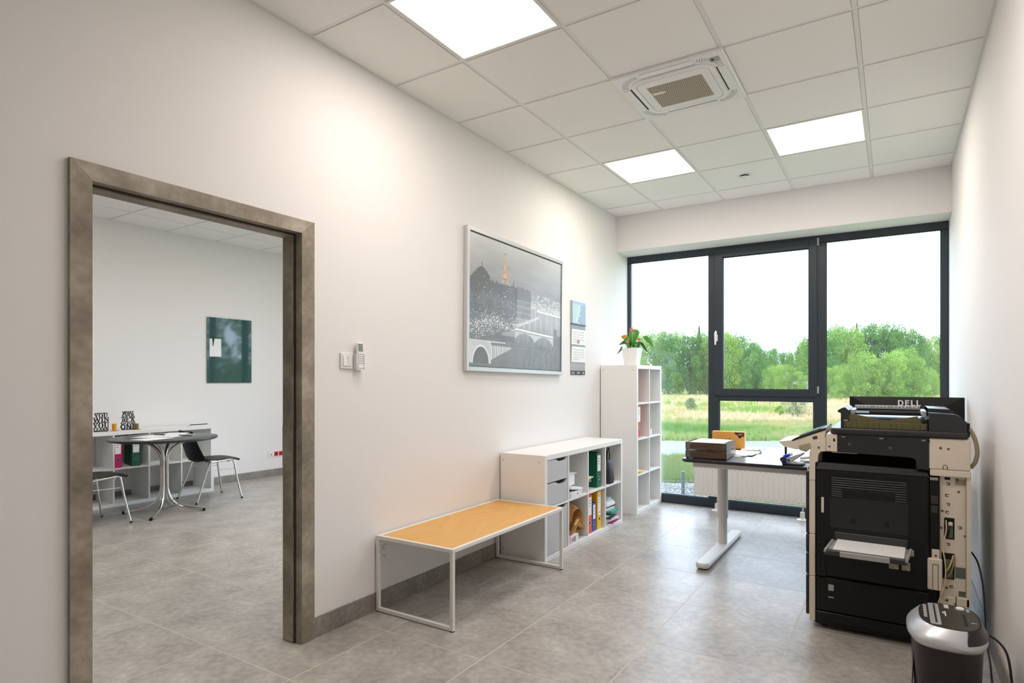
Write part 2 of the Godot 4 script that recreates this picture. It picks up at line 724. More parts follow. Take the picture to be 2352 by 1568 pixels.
# black and white print of a river town in the evening with one lit tower
func city_print():
	var w = 900
	var h = 634
	var f = FastNoiseLite.new()
	f.seed = 61
	f.frequency = 0.008
	f.fractal_octaves = 5
	var im = Image.create(w, h, false, Image.FORMAT_RGB8)
	for y in h:
		var t = y / float(h)
		for x in w:
			var s = x / float(w)
			var lum = 0.0
			var nz = f.get_noise_2d(x, y)
			var fine = f.get_noise_2d(x * 9.0, y * 9.0)
			var roof = hash2(floor(s * 70.0), 3.0)
			var sky_y = 0.318 + 0.016 * roof + 0.01 * fine
			if s < 0.19:
				sky_y = minf(sky_y, 0.235 + pow(absf(s - 0.108) / 0.09, 1.6) * 0.085)
				if absf(s - 0.108) < 0.003:
					sky_y = 0.2
			elif s > 0.46:
				sky_y = 0.302 + (s - 0.46) * 0.1 + 0.02 * roof + 0.012 * fine
			if absf(s - 0.421) < 0.013:
				sky_y = minf(sky_y, 0.268 + absf(s - 0.421) * 7.0)
			if t < sky_y:
				lum = lerpf(0.78, 0.55, clampf(t / 0.34, 0, 1)) - 0.07 * s + 0.05 * f.get_noise_2d(x * 0.35, y * 1.8)
			elif s < 0.44 and t < 0.65:
				lum = 0.33 + 0.09 * nz + 0.05 * fine
				if t < 0.42:
					lum = 0.31 + 0.06 * fine
				var cx = floor(s * 190.0)
				var cy = floor(t * 84.0)
				var lit = hash2(cx, cy)
				if lit > 0.975 - 0.16 * smoothstep(0.5, 0.64, t) and fposmod(s * 190.0, 1.0) > 0.25 and fposmod(t * 84.0, 1.0) > 0.2:
					lum = 0.62 + 0.38 * hash2(cy, cx)
				elif fposmod(s * 95.0, 1.0) < 0.35 and t > 0.43 and fposmod(t * 21.0, 1.0) > 0.3:
					lum += 0.06
			elif s < 0.62 and t < 0.645 - (s - 0.44) * 0.42:
				lum = 0.5 + 0.06 * nz + 0.06 * fine
				if t < 0.425:
					lum = 0.38 + 0.07 * fine
				elif fposmod(t * 19.0, 1.0) < 0.1:
					lum += 0.12
				elif fposmod(s * 105.0, 1.0) < 0.36 and fposmod(t * 19.0, 1.0) > 0.3:
					lum -= 0.16
				if s < 0.462:
					lum -= 0.14
				lum += 0.3 * smoothstep(0.54, 0.62, t) * hash2(floor(s * 240.0), floor(t * 170.0))
			elif t < 0.482:
				lum = 0.55 + 0.22 * f.get_noise_2d(x * 3.0, y * 7.0) + 0.14 * smoothstep(0.38, 0.47, t) + 0.1 * fine
				if hash2(floor(s * 230.0), floor(t * 170.0)) > 0.95:
					lum = 0.97
			else:
				lum = 0.6 - 0.2 * smoothstep(0.55, 0.85, t) + 0.13 * f.get_noise_2d(x * 6.0, y * 0.7) + 0.05 * fine
				if fposmod(s * 15.0, 1.0) < 0.22 and t < 0.66:
					lum += 0.1
			# lights and trees along the left bank
			if s < 0.46 and t > 0.6 and t < 0.79 and t < 0.8 - s * 0.26:
				var l = hash2(floor(s * 260.0), floor(t * 180.0))
				lum = 0.38 + 0.1 * fine
				if l + 0.35 * nz > 0.66 + absf(t - 0.68 + s * 0.1) * 3.4 + s * 0.2:
					lum = 0.72 + 0.28 * l
			# island wedge and quay wall
			if s > 0.1 and s < 0.44 and t > 0.8 - s * 0.26 and t < 0.795:
				lum = 0.34 + 0.06 * nz
				if s > 0.3 and t < 0.74:
					lum = 0.55
			# road along the right bank
			if s > 0.46 and s < 0.72 and absf(t - (0.645 - (s - 0.44) * 0.42 + 0.012)) < 0.012:
				lum = 0.78 + 0.15 * fine
			# far bridge
			if s > 0.69 and absf(t - (0.487 + 0.03 * (s - 0.69))) < 0.007:
				lum = 0.9
			# middle bridge with shallow arches
			if s > 0.44 and s < 0.9:
				var ty = 0.664 + (s - 0.44) * 0.055
				var u = fposmod((s - 0.44) / 0.23, 1.0) - 0.5
				if t > ty and t < ty + 0.016:
					lum = 0.92
				elif t >= ty + 0.016 and t < ty + 0.024:
					lum = 0.45
				elif t >= ty + 0.024 and t < ty + 0.03 + 0.09 * pow(absf(u) * 2.0, 2.4) * 0.7:
					lum = 0.74
			# near bridge
			if s < 0.9 and t > 0.79 and t < 0.83 + 0.03 * smoothstep(0.4, 0.9, s):
				lum = 0.4 + 0.08 * nz + 0.04 * fine
				if absf(t - 0.803) < 0.004 and s < 0.34:
					lum = 0.85
				if absf(t - 0.818) < 0.002:
					lum = 0.3
			if s < 0.2 and t > 0.8 and t < 0.975:
				var dx = (s - 0.105) / 0.072
				var dy = (t - 0.975) / 0.125
				var rr = sqrt(dx * dx + dy * dy)
				lum = 0.78 + 0.1 * nz + 0.05 * fine
				if rr < 1.0:
					lum = 0.33 + 0.05 * nz
				elif rr < 1.12:
					lum = 0.92
				elif fposmod(t * 44.0, 1.0) < 0.1:
					lum -= 0.08
			elif s >= 0.2 and s < 0.4 and t > 0.832 and t < 0.945 - (s - 0.2) * 0.5:
				lum = 0.86 if fposmod((s - 0.2) * 48.0 + (s - 0.2) * (s - 0.2) * 90.0, 1.0) < 0.6 else 0.45
			elif s < 0.52 and t > 0.945 - maxf(s - 0.2, 0.0) * 0.5 and t > 0.83:
				lum = 0.4 + 0.05 * nz + 0.03 * fine
			# bare branches over the water
			if s > 0.56 and s < 0.9 and t > 0.75 + absf(s - 0.72) * 0.6:
				if absf(f.get_noise_2d(x * 7.0 + 300.0, y * 3.0)) < 0.07 + 0.12 * (t - 0.75):
					lum = lerpf(lum, 0.3, 0.7)
			if s > 0.905 and s < 0.95 and t > 0.62 or s >= 0.95 and t > 0.68:
				lum = 0.36 + 0.04 * nz
			lum = 0.17 + 0.86 * lum
			var c = Color(lum * 0.985, lum, lum * 1.005)
			# lit tower
			var k = (t - 0.072) / 0.25
			if k > 0.0 and k < 1.0 and t < sky_y + 0.01:
				var half = 0.0035 + 0.006 * k + 0.026 * pow(k, 3.2)
				if absf(s - 0.333) < half:
					var hole = k > 0.86 and absf(s - 0.333) < half * 0.5
					if not hole:
						var glow = 0.82 + 0.3 * hash2(floor(s * 420.0), floor(t * 260.0))
						if absf(k - 0.62) < 0.012 or absf(k - 0.84) < 0.014:
							glow = 0.66
						c = srgb(232, 186, 128) * glow if k > 0.07 else srgb(150, 116, 96)
			c.a = 1.0
			im.set_pixel(x, y, c.clamp())
	return tex(im)


# calendar head: pale aerial picture of a coast
func coast_print():
	var w = 128
	var h = 112
	var f = FastNoiseLite.new()
	f.seed = 71
	f.frequency = 0.02
	var im = Image.create(w, h, false, Image.FORMAT_RGB8)
	for y in h:
		for x in w:
			var edge = 0.5 + 0.28 * f.get_noise_2d(y * 2.0, 5.0)
			var s = x / float(w)
			var c = srgb(136, 162, 180)
			if y < 14:
				c = srgb(150, 176, 218)
			elif s > 0.07 and s < edge:
				c = srgb(150, 184, 184).lerp(srgb(200, 222, 218), clampf(0.5 + f.get_noise_2d(x * 5.0, y * 5.0), 0, 1))
			elif s >= edge and s < edge + 0.05:
				c = srgb(226, 236, 236)
			if s < 0.06:
				c = srgb(64, 78, 96)
			im.set_pixel(x, y, c)
	return tex(im)


# ------------------------------------------------------------------ the setting
var box_cache = {}


func cut_box(size, ch = 0.0):
	var key = "%.4f %.4f %.4f %.4f" % [size.x, size.y, size.z, ch]
	if not box_cache.has(key):
		box_cache[key] = G().box(Vector3.ZERO, size, ch).mesh()
	return box_cache[key]


func marks(from, to, first, pitch):
	var out = [from]
	var k = ceili((from - first) / pitch + 1e-4)
	while first + k * pitch < to - 0.002:
		out.append(first + k * pitch)
		k += 1
	out.append(to)
	return out


func floor_and_ceiling():
	var fl = setting("floor", "grey cement-look porcelain tiles with pale joints through both rooms")
	put(G().span(v3(-4.8, -0.16, -6.4), v3(3.05, -0.0005, 1.7)), "screed", M.grout, fl)
	var xs = marks(FAR_X, WALL_R, 0.2555, 0.589)
	var zs = marks(-6.32, 1.5, -2.273, 0.594)
	var r = RandomNumberGenerator.new()
	r.seed = 8
	for i in xs.size() - 1:
		for j in zs.size() - 1:
			var w = xs[i + 1] - xs[i] - 0.0042
			var d = zs[j + 1] - zs[j] - 0.0042
			if w < 0.005 or d < 0.005:
				continue
			put_mesh(cut_box(v3(w, 0.012, d), 0.0003), "tile", M["floor_tile_%d" % r.randi_range(0, 3)], fl, v3((xs[i] + xs[i + 1]) * 0.5, -0.006, (zs[j] + zs[j + 1]) * 0.5))
	# office ceiling
	var skip = [Rect2(0.505, -2.5885, 0.6, 0.6), Rect2(0.505, -4.9885, 0.6, 0.6), Rect2(1.705, -4.9885, 0.6, 0.6), Rect2(1.705, -2.5885, 0.6, 0.6), Rect2(1.105, -3.7885, 0.6, 0.6)]
	hung_ceiling("office ceiling of white mineral tiles in a flush grid", 0.0, WALL_R, -5.92, 1.5, 0.505, -5.5885, skip)
	var skip2 = []
	for p in [Vector2(-2.6, -2.21), Vector2(-2.6, -4.61), Vector2(-1.4, -2.21), Vector2(-1.4, -4.61)]:
		skip2.append(Rect2(p.x - 0.3, p.y - 0.3, 0.6, 0.6))
	hung_ceiling("ceiling of the next room, white tiles in a flush grid", FAR_X, -0.11, -6.2, 1.5, -4.1, -3.11, skip2)


func hung_ceiling(label, x0, x1, z0, z1, fx, fz, skip):
	var c = setting("ceiling", label, v3(0, CEIL, 0))
	put(G().span(v3(x0 - 0.1, 0.05, z0 - 0.3), v3(x1 + 0.1, 0.2, z1 + 0.1)), "slab", M.plenum, c)
	var xs = marks(x0, x1, fx, 0.6)
	var zs = marks(z0, z1, fz, 0.6)
	var half = 0.013
	for i in xs.size() - 1:
		for j in zs.size() - 1:
			var mid = Vector2((xs[i] + xs[i + 1]) * 0.5, (zs[j] + zs[j + 1]) * 0.5)
			var used = false
			for s in skip:
				used = used or s.has_point(mid)
			var w = xs[i + 1] - xs[i] - 2 * half
			var d = zs[j + 1] - zs[j] - 2 * half
			if used or w < 0.02 or d < 0.02:
				continue
			put_mesh(cut_box(v3(w, 0.014, d), 0.0012), "ceiling_tile", M.ceiling_tile, c, v3(mid.x, 0.007, mid.y))
	var bar = 0.004
	for x in xs.slice(1, xs.size() - 1):
		var parts = []
		var run = z0
		put(G().span(v3(x - half + 0.0015, bar, z0), v3(x + half - 0.0015, bar + 0.03, z1)), "grid_bar", M.ceiling_grid, c)
	for z in zs.slice(1, zs.size() - 1):
		for i in xs.size() - 1:
			put(G().span(v3(xs[i] + half - 0.002, bar + 0.0004, z - half + 0.0015), v3(xs[i + 1] - half + 0.002, bar + 0.03, z + half - 0.0015)), "grid_bar", M.ceiling_grid, c)
	var e = 0.017
	for side in [[v3(x0, 0.001, z0), v3(x0 + e, 0.012, z1)], [v3(x1 - e, 0.001, z0), v3(x1, 0.012, z1)], [v3(x0 + e, 0.001, z0), v3(x1 - e, 0.012, z0 + e)], [v3(x0 + e, 0.001, z1 - e), v3(x1 - e, 0.012, z1)]]:
		put(G().span(side[0], side[1]), "edge_trim", M.ceiling_grid, c)


func walls():
	# partition with the doorway: opening z -1.94 .. -1.015, y up to 2.015
	var g = G()
	g.span(v3(-0.11, 0, -1.015), v3(0, 3.06, 1.7))
	g.span(v3(-0.11, 0, -6.2), v3(0, 3.06, -1.94))
	g.span(v3(-0.11, 2.015, -1.94), v3(0, 3.06, -1.015))
	struct(put(g, "wall_left", M.wall_paint), "white partition wall with the doorway")
	struct(put(G().span(v3(WALL_R, 0, -6.4), v3(3.05, 3.06, 1.7)), "wall_right", M.wall_paint), "white side wall behind the copier")
	struct(put(G().span(v3(0, 2.632, -6.4), v3(WALL_R, 3.06, -5.92)), "wall_window", M.wall_paint), "white bulkhead above the glass front")
	struct(put(G().span(v3(0, 0, 1.5), v3(WALL_R, 3.06, 1.7)), "wall_rear", M.wall_paint), "white wall behind the camera")
	struct(put(G().span(v3(-4.8, 0, -6.4), v3(FAR_X, 3.06, 1.7)), "wall_far", M.wall_paint), "white far wall of the next room")
	struct(put(G().span(v3(FAR_X, 0, 1.5), v3(-0.11, 3.06, 1.7)), "wall_next_rear", M.wall_paint), "white rear wall of the next room")
	var h = G()
	h.span(v3(FAR_X, 2.632, -6.4), v3(0.0, 3.06, -6.2))
	h.span(v3(FAR_X, 0, -6.4), v3(-3.2, 2.632, -6.2))
	h.span(v3(-0.35, 0, -6.4), v3(0.0, 2.632, -6.2))
	struct(put(h, "wall_next_window", M.wall_paint), "white window wall of the next room")
	# skirting tiles
	skirting("baseboard_left", v3(0.0, 0, -2.008), v3(0.0, 0, -6.2), v3(0.0095, 0, 0), 0.1, -2.273)
	skirting("baseboard_left", v3(0.0, 0, 1.5), v3(0.0, 0, -0.953), v3(0.0095, 0, 0), 0.1, -2.273)
	skirting("baseboard_right", v3(WALL_R, 0, 1.5), v3(WALL_R, 0, -6.2), v3(-0.0095, 0, 0), 0.1, -2.5)
	skirting("baseboard_far", v3(FAR_X, 0, 1.5), v3(FAR_X, 0, -6.2), v3(0.0095, 0, 0), 0.092, -4.73)


func skirting(called, a, b, out, high, first):
	var o = setting(called, "", a)
	var zs = marks(b.z, a.z, first, 0.594)
	for i in zs.size() - 1:
		var d = zs[i + 1] - zs[i] - 0.003
		if d < 0.01:
			continue
		put_mesh(cut_box(v3(0.0095, high, d), 0.0008), "skirting_tile", M.base_tile, o, v3(out.x * 0.5, high * 0.5 + 0.0005, (zs[i] + zs[i + 1]) * 0.5 - a.z))
	put(G().span(v3(minf(0, out.x * 0.8), 0, b.z - a.z), v3(maxf(0, out.x * 0.8), high - 0.001, 0)), "joint_filler", M.grout, o)


func door_frame():
	var o = setting("door_1", "brown-grey cement-look door casing, no leaf in view", v3(0, 0, -1.48))
	var zl = -0.953
	var zr = -2.008
	var il = -1.023
	var ir = -1.932
	var top = 2.073
	var it = 2.008
	var p = 0.018
	# casing boards on the office side, mitred
	for side in [[0.0, p], [-0.11 - p, -0.11]]:
		var x0 = side[0]
		var x1 = side[1]
		for s in [[zl, il], [zr, ir]]:
			var poly = [Vector2(s[0], 0), Vector2(s[1], 0), Vector2(s[1], it), Vector2(s[0], top)]
			board(o, "casing", poly, x0, x1)
		board(o, "casing", [Vector2(zl - 0.0012, top), Vector2(il - 0.0012, it), Vector2(ir + 0.0012, it), Vector2(zr + 0.0012, top)], x0, x1, M.door_laminate_head)
	# lining with the rebate for the leaf
	for s in [[il, -1.0], [ir, 1.0]]:
		var z = s[0]
		var d = s[1]
		put(W(o).span(v3(-0.11, 0, z + d * 0.0), v3(0.0, it, z - d * 0.012), 0.0008), "lining", M.door_laminate, o)
		put(W(o).span(v3(-0.112, 0, z), v3(-0.036, it, z + d * 0.012), 0.002), "door_stop", M.door_laminate, o)
		put(W(o).span(v3(-0.036, 0, z), v3(-0.028, it, z + d * 0.007), 0.0015), "seal", M.rubber_seal, o)
	put(W(o).span(v3(-0.11, it, ir), v3(0.0, it + 0.012, il), 0.0008), "lining", M.door_laminate, o)
	put(W(o).span(v3(-0.112, it - 0.012, ir + 0.012), v3(-0.036, it, il - 0.012), 0.002), "door_stop", M.door_laminate, o)
	put(W(o).span(v3(-0.036, it - 0.007, ir), v3(-0.028, it, il), 0.0015), "seal", M.rubber_seal, o)
	# lock plate on the right side of the lining
	put(W(o).span(v3(-0.131, 0.86, ir - 0.004), v3(-0.1285, 1.06, ir + 0.0)), "lock_plate", M.steel, o)


# polygon in (z, y), from x0 to x1
func board(o, called, poly, x0, x1, m = null):
	var pg = []
	for q in poly:
		pg.append(Vector2(-q.x, q.y))
	var g = G()
	g.xf = Transform3D(Basis(Vector3.UP, PI / 2), Vector3.ZERO)
	g.xf.origin = -base_of(o)
	return put(g.prism(pg, x0, x1), called, m if m != null else M.door_laminate, o)


func rail(o, x0, x1, y0, y1, z0, z1, called, m):
	return put(W(o).span(v3(x0, y0, z0), v3(x1, y1, z1), 0.004), called, m, o)


func glazing(o, x0, x1, y0, y1, z):
	var p = put(W(o).span(v3(x0 - 0.008, y0 - 0.008, z - 0.012), v3(x1 + 0.008, y1 + 0.008, z + 0.012)), "pane", M.pane_glass, o)
	var g = W(p)
	for k in [[x0, x1, y0, y0 + 0.005], [x0, x1, y1 - 0.005, y1], [x0, x0 + 0.005, y0, y1], [x1 - 0.005, x1, y0, y1]]:
		g.span(v3(k[0], k[2], z + 0.0125), v3(k[1], k[3], z + 0.02))
	put(g, "gasket", M.seal_black, p)


func windows():
	var o = setting("window_1", "floor-to-ceiling window with anthracite frame and one opening sash", v3(1.426, 0, -6.28))
	var A = M.anthracite
	var zf = -6.235
	var zb = -6.31
	rail(o, 0, WALL_R, 2.566, 2.632, zb, zf, "top_rail", A)
	rail(o, 0, WALL_R, 0.0, 0.09, zb, zf, "bottom_rail", A)
	rail(o, 0, 0.028, 0.09, 2.566, zb, zf, "stile", A)
	rail(o, 2.797, WALL_R, 0.09, 2.566, zb, zf, "stile", A)
	rail(o, 0.868, 0.972, 0.09, 2.566, zb, zf, "mullion", A)
	rail(o, 1.828, 1.934, 0.09, 2.566, zb, zf, "mullion", A)
	rail(o, 0.972, 1.828, 1.088, 1.14, zb, zf, "transom", A)
	glazing(o, 0.028, 0.868, 0.09, 2.566, -6.272)
	glazing(o, 1.934, 2.797, 0.09, 2.566, -6.272)
	glazing(o, 0.972, 1.828, 0.09, 1.088, -6.272)
	var s = put(W(o).span(v3(0.931, 1.134, zf), v3(1.011, 2.602, zf + 0.014), 0.003), "sash", A, o)
	var g = W(s)
	g.span(v3(1.789, 1.134, zf), v3(1.86, 2.602, zf + 0.014), 0.003)
	g.span(v3(1.009, 1.134, zf), v3(1.791, 1.2, zf + 0.014), 0.003)
	g.span(v3(1.009, 2.522, zf), v3(1.791, 2.602, zf + 0.014), 0.003)
	for k in [[0.972, 1.011, 1.14, 2.566], [1.789, 1.828, 1.14, 2.566], [1.0, 1.8, 1.14, 1.2], [1.0, 1.8, 2.522, 2.566]]:
		g.span(v3(k[0], k[2], zb + 0.01), v3(k[1], k[3], zf))
	put(g, "sash_frame", A, s)
	glazing(o, 1.011, 1.789, 1.2, 2.522, -6.262)
	# handle
	g = W(o)
	g.span(v3(0.941, 1.68, zf + 0.014), v3(0.967, 1.75, zf + 0.026), 0.004)
	var h = put(g, "handle", M.white_plastic, o)
	put(W(h).tube([v3(0.954, 1.765, zf + 0.03), v3(0.954, 1.775, zf + 0.05), v3(0.954, 1.755, zf + 0.064), v3(0.953, 1.70, zf + 0.062), v3(0.951, 1.645, zf + 0.056)], [0.009, 0.01, 0.011, 0.01, 0.008], 8), "lever", M.white_plastic, h)
	for y in [[2.535, 2.608], [1.165, 1.232]]:
		put(W(o).span(v3(1.86, y[0], zf), v3(1.876, y[1], zf + 0.02), 0.003), "hinge", M.grey_plastic, o)
	# window of the next room (seen only as a reflection in the glass board)
	var w = setting("window_2", "window of the next room with anthracite frame", v3(-1.8, 0, -6.28))
	rail(w, -3.2, -0.35, 2.566, 2.632, zb, zf, "top_rail", A)
	rail(w, -3.2, -0.35, 0.0, 0.09, zb, zf, "bottom_rail", A)
	rail(w, -3.2, -3.14, 0.09, 2.566, zb, zf, "stile", A)
	rail(w, -0.41, -0.35, 0.09, 2.566, zb, zf, "stile", A)
	rail(w, -2.32, -2.22, 0.09, 2.566, zb, zf, "mullion", A)
	rail(w, -1.36, -1.26, 0.09, 2.566, zb, zf, "mullion", A)
	for k in [[-3.14, -2.32], [-2.22, -1.36], [-1.26, -0.41]]:
		glazing(w, k[0], k[1], 0.09, 2.566, -6.272)


# ------------------------------------------------------------------ outside
func ground(called, label, x0, x1, d0, d1, y, m):
	# strips lie along the road, which runs across the view at an angle to the facade
	var o = put(G().span(v3(x0, y - 0.1, -d1), v3(x1, y, -d0)), called, m)
	o.position = v3(2.454, 0, 0)
	o.rotation.y = YAW
	return struct(o, label)


func outside():
	ground("ground_meadow", "dry flowering meadow beyond the road", -160, 160, 17.5, 330, -0.22, M.dry_ground)
	ground("ground_verge", "green verge on the far side of the road", -160, 160, 14.7, 17.6, -0.215, M.grass_ground)
	ground("ground_road", "pale grey asphalt road", -160, 160, 11.7, 14.75, -0.2, M.asphalt)
	ground("ground_road_line", "white edge line on the road", -160, 160, 13.15, 13.24, -0.197, M.line_white)
	ground("ground_lawn", "grass strip between the fence and the road", -160, 160, 4.0, 11.75, -0.21, M.grass_ground)
	ground("ground_gravel", "pale gravel strip under the window", -12, 2.62, 4.6, 8.7, -0.2, M.gravel_ground)
	# grass
	var tuft = G()
	tuft.colored = true
	var r = RandomNumberGenerator.new()
	r.seed = 77
	for i in 11:
		var a = r.randf() * TAU
		var p = v3(cos(a), 0, sin(a)) * r.randf() * 0.11
		var lean = v3(r.randf_range(-1, 1), 0, r.randf_range(-1, 1)) * 0.07
		var hgt = r.randf_range(0.14, 0.32)
		var side = v3(cos(a + 1.3), 0, sin(a + 1.3)) * 0.009
		var mid = p + lean * 0.35 + v3(0, hgt * 0.6, 0)
		tuft.quad(p - side, p + side, mid + side * 0.7, mid - side * 0.7)
		var tip = p + lean + v3(0, hgt, 0)
		tuft.quad(mid - side * 0.7, mid + side * 0.7, tip, tip)
	var tm = tuft.mesh()
	grass(tm, "lawn_grass", "long green grass between the fence and the road", [[8000, 1.0, 6.0, 8.75, 11.5, 0.42], [2200, 2.75, 5.0, 5.9, 8.8, 0.38]], [srgb(88, 124, 56), srgb(120, 146, 76), srgb(134, 146, 90)], 1)
	grass(tm, "verge_grass", "green grass along the far edge of the road", [[9000, 2.0, 11.0, 14.9, 21.0, 0.5]], [srgb(94, 130, 56), srgb(132, 152, 80), srgb(166, 156, 112)], 2)
	grass(tm, "meadow_grass", "straw-coloured flowering grass of the meadow", [[6500, 4.0, 22.0, 20.0, 34.0, 0.6], [6000, 6.0, 38.0, 34.0, 58.0, 0.8]], [srgb(122, 146, 66), srgb(176, 158, 116), srgb(196, 168, 144)], 3)
	# gravel
	var st = SphereMesh.new()
	st.radius = 0.013
	st.height = 0.018
	st.radial_segments = 6
	st.rings = 3
	var mm = MultiMesh.new()
	mm.transform_format = MultiMesh.TRANSFORM_3D
	mm.use_colors = true
	mm.mesh = st
	mm.instance_count = 6000
	for i in 6000:
		var p = Vector2(r.randf_range(0.5, 2.6), r.randf_range(6.2, 8.68))
		var b = Basis(Vector3.UP, r.randf() * TAU).scaled(Vector3.ONE * r.randf_range(0.6, 1.5))
		mm.set_instance_transform(i, Transform3D(b, v3(p.x, -0.195, -p.y)))
		var k = r.randf_range(0.14, 0.34)
		mm.set_instance_color(i, Color(k, k * 0.97, k * 0.93))
	var mi = MultiMeshInstance3D.new()
	mi.multimesh = mm
	mi.material_override = M.gravel_stone
	mi.name = "gravel"
	add_child(mi)
	mi.position = v3(2.454, 0, 0)
	mi.rotation.y = YAW
	tag(mi, "pale gravel stones outside the left pane", "gravel")
	mi.set_meta("kind", "stuff")
	# trees
	var kinds = []
	for k in 3:
		for vv in 3:
			kinds.append(crown_mesh(k, 100 + k * 10 + vv))
	var trees = [[-20.4, -63.7, 6.6, 1], [-18.7, -62.3, 6.9, 0], [-17.1, -61.0, 6.3, 1], [-17.4, -65.6, 6.9, 0], [-15.5, -63.2, 6.4, 1], [-16.6, -70.8, 7.8, 2], [-14.3, -65.1, 6.5, 0], [-14.1, -67.6, 6.8, 1], [-12.6, -63.9, 6.9, 0], [-11.4, -62.2, 6.2, 0], [-11.7, -66.8, 6.3, 1], [-11.3, -69.4, 6.3, 0], [-8.8, -61.5, 5.1, 1], [-8.6, -64.0, 4.6, 1], [-8.7, -68.7, 3.7, 1], [-11.4, -91.9, 5.8, 1], [-10.7, -95.8, 5.7, 1], [-8.9, -92.2, 5.9, 0], [-6.1, -77.4, 6.4, 1], [-5.0, -73.4, 6.5, 0], [-6.7, -59.3, 2.9, 0], [-5.5, -56.5, 2.9, 0], [-4.7, -57.0, 2.3, 0], [-3.7, -55.3, 1.9, 0], [-3.3, -67.3, 6.4, 1], [-3.1, -72.3, 7.3, 0], [-2.4, -75.0, 7.3, 1], [-1.4, -71.0, 6.9, 0], [-1.1, -80.6, 8.1, 2], [-0.2, -76.4, 7.3, 1], [0.7, -74.6, 7.6, 1], [1.6, -77.6, 7.5, 0], [2.6, -74.7, 7.2, 1], [3.6, -78.9, 7.1, 0], [4.6, -77.1, 6.4, 1], [5.6, -80.1, 5.6, 0], [6.7, -85.5, 6.7, 0], [7.5, -88.4, 7.9, 2], [7.9, -81.6, 6.9, 1], [-1.6, -51.9, 2.6, 0], [-0.7, -54.8, 2.7, 0], [0.6, -53.3, 3.6, 0], [1.3, -54.9, 3.2, 0], [2.4, -54.4, 3.7, 0], [3.2, -57.3, 4.0, 0], [3.9, -56.6, 3.4, 0], [5.3, -63.3, 2.3, 0], [-25.0, -60.7, 6.9, 1], [-23.0, -59.6, 6.3, 0], [-23.0, -63.2, 7.1, 1], [-20.4, -60.1, 6.5, 0], [8.9, -82.2, 6.6, 0], [10.0, -81.7, 6.9, 1], [12.4, -86.8, 7.4, 0], [14.5, -85.8, 6.9, 1]]
	var name_of = ["birch_tree", "broadleaf_tree", "spruce_tree"]
	for i in trees.size():
		var t = trees[i]
		var k = int(t[3])
		var small = t[2] < 4.5
		var label = ""
		var group = ""
		if k == 2:
			label = "narrow spruce rising above the edge of the wood"
			group = "spruces in the wood"
		elif small:
			label = "low light green birch in front of the wood"
			group = "young birches in front of the wood"
		elif k == 0:
			label = "light green birch standing in the edge of the wood"
			group = "birches of the wood"
		else:
			label = "darker green broadleaf tree standing in the edge of the wood"
			group = "broadleaf trees of the wood"
		label += pane_of(t[0], t[1])
		var o = thing(name_of[k], label, "tree", v3(t[0], -0.25, t[1]), r.randf() * TAU, group)
		var c = put_mesh(kinds[k * 3 + i % 3], "crown", M.foliage, o, Vector3.ZERO)
		var wide = t[2] * (0.42 if k == 2 else 0.62 if not small else 0.8)
		c.scale = v3(wide, t[2], wide)
		var trunk = put(G().tube([v3(0, 0, 0), v3(0.03, t[2] * 0.4, 0.02), v3(0, t[2] * 0.8, 0)], [t[2] * 0.011, t[2] * 0.008, t[2] * 0.003], 6), "trunk", M.birch_bark if k == 0 else M.bark, o)
	# trees beside the building, mirrored in the glass board of the next room
	for q in [[11.0, -15.6, 6.0], [30.0, -25.0, 2.6], [36.0, -33.0, 3.0], [44.0, -36.0, 3.2], [52.0, -38.0, 4.0], [58.0, -46.0, 4.0], [66.0, -50.0, 4.5]]:
		var o = thing("broadleaf_tree", "tree beside the building, mirrored in the glass board", "tree", v3(q[0], -0.25, q[1]), q[0], "trees mirrored in the glass board")
		put_mesh(kinds[3], "crown", M.foliage, o, Vector3.ZERO).scale = v3(q[2] * 0.8, q[2], q[2] * 0.8)
		put(G().tube([v3(0, 0, 0), v3(0, q[2] * 0.6, 0)], 0.14, 6), "trunk", M.bark, o)
	# a row farther back that closes the wood
	for i in 24:
		var u = -38.0 + i * 3.4
		var z = -104.0 - r.randf() * 8.0
		var hgt = r.randf_range(6.2, 7.4)
		if i > 7 and i < 10:
			hgt = 5.0
		var o = thing("broadleaf_tree", "green tree in the depth of the wood" + pane_of(u, z), "tree", v3(u, -0.25, z), r.randf() * TAU, "trees in the depth of the wood")
		put_mesh(kinds[3 + i % 3], "crown", M.foliage, o, Vector3.ZERO).scale = v3(hgt * 0.5, hgt, hgt * 0.5)
	# shrubs on the meadow
	shrub("pine_shrub", "grey-green young pine on the meadow beside the window mullion", v3(-0.95, -0.22, -27.4), 1.25, 0.95, 301, [Color(0.04, 0.085, 0.035), Color(0.16, 0.23, 0.12)])
	shrub("round_shrub", "small round grey-green shrub on the meadow in the left pane", v3(-6.06, -0.22, -30.1), 0.62, 0.62, 302, [Color(0.11, 0.18, 0.06), Color(0.24, 0.31, 0.15)])
	shrub("leafy_shrub", "little yellow-green sprout on the dry meadow", v3(-1.69, -0.22, -28.1), 0.4, 0.42, 303, [Color(0.22, 0.36, 0.03), Color(0.38, 0.48, 0.09)])
	# small white house between the trees
	var hs = thing("white_house", "small white house glimpsed between the trees behind the sash", "house", v3(-5.6, -0.25, -66.0), 0.3)
	put(G().box(v3(0, 0.75, 0), v3(2.2, 1.5, 2.0)), "wall", M.render_white, hs)
	put(G().prism([Vector2(-1.3, 1.5), Vector2(1.3, 1.5), Vector2(0, 2.0)], -1.15, 1.15), "roof", M.roof_grey, hs)
	put(G().box(v3(-0.4, 0.9, 1.0), v3(0.4, 0.5, 0.04)), "window", M.dark_grey, hs)
	# wire fence outside
	var fe = thing("wire_fence", "low wire mesh fence with grey posts outside the window", "fence", v3(2.454, -0.21, 0), YAW)
	var fz = -7.25
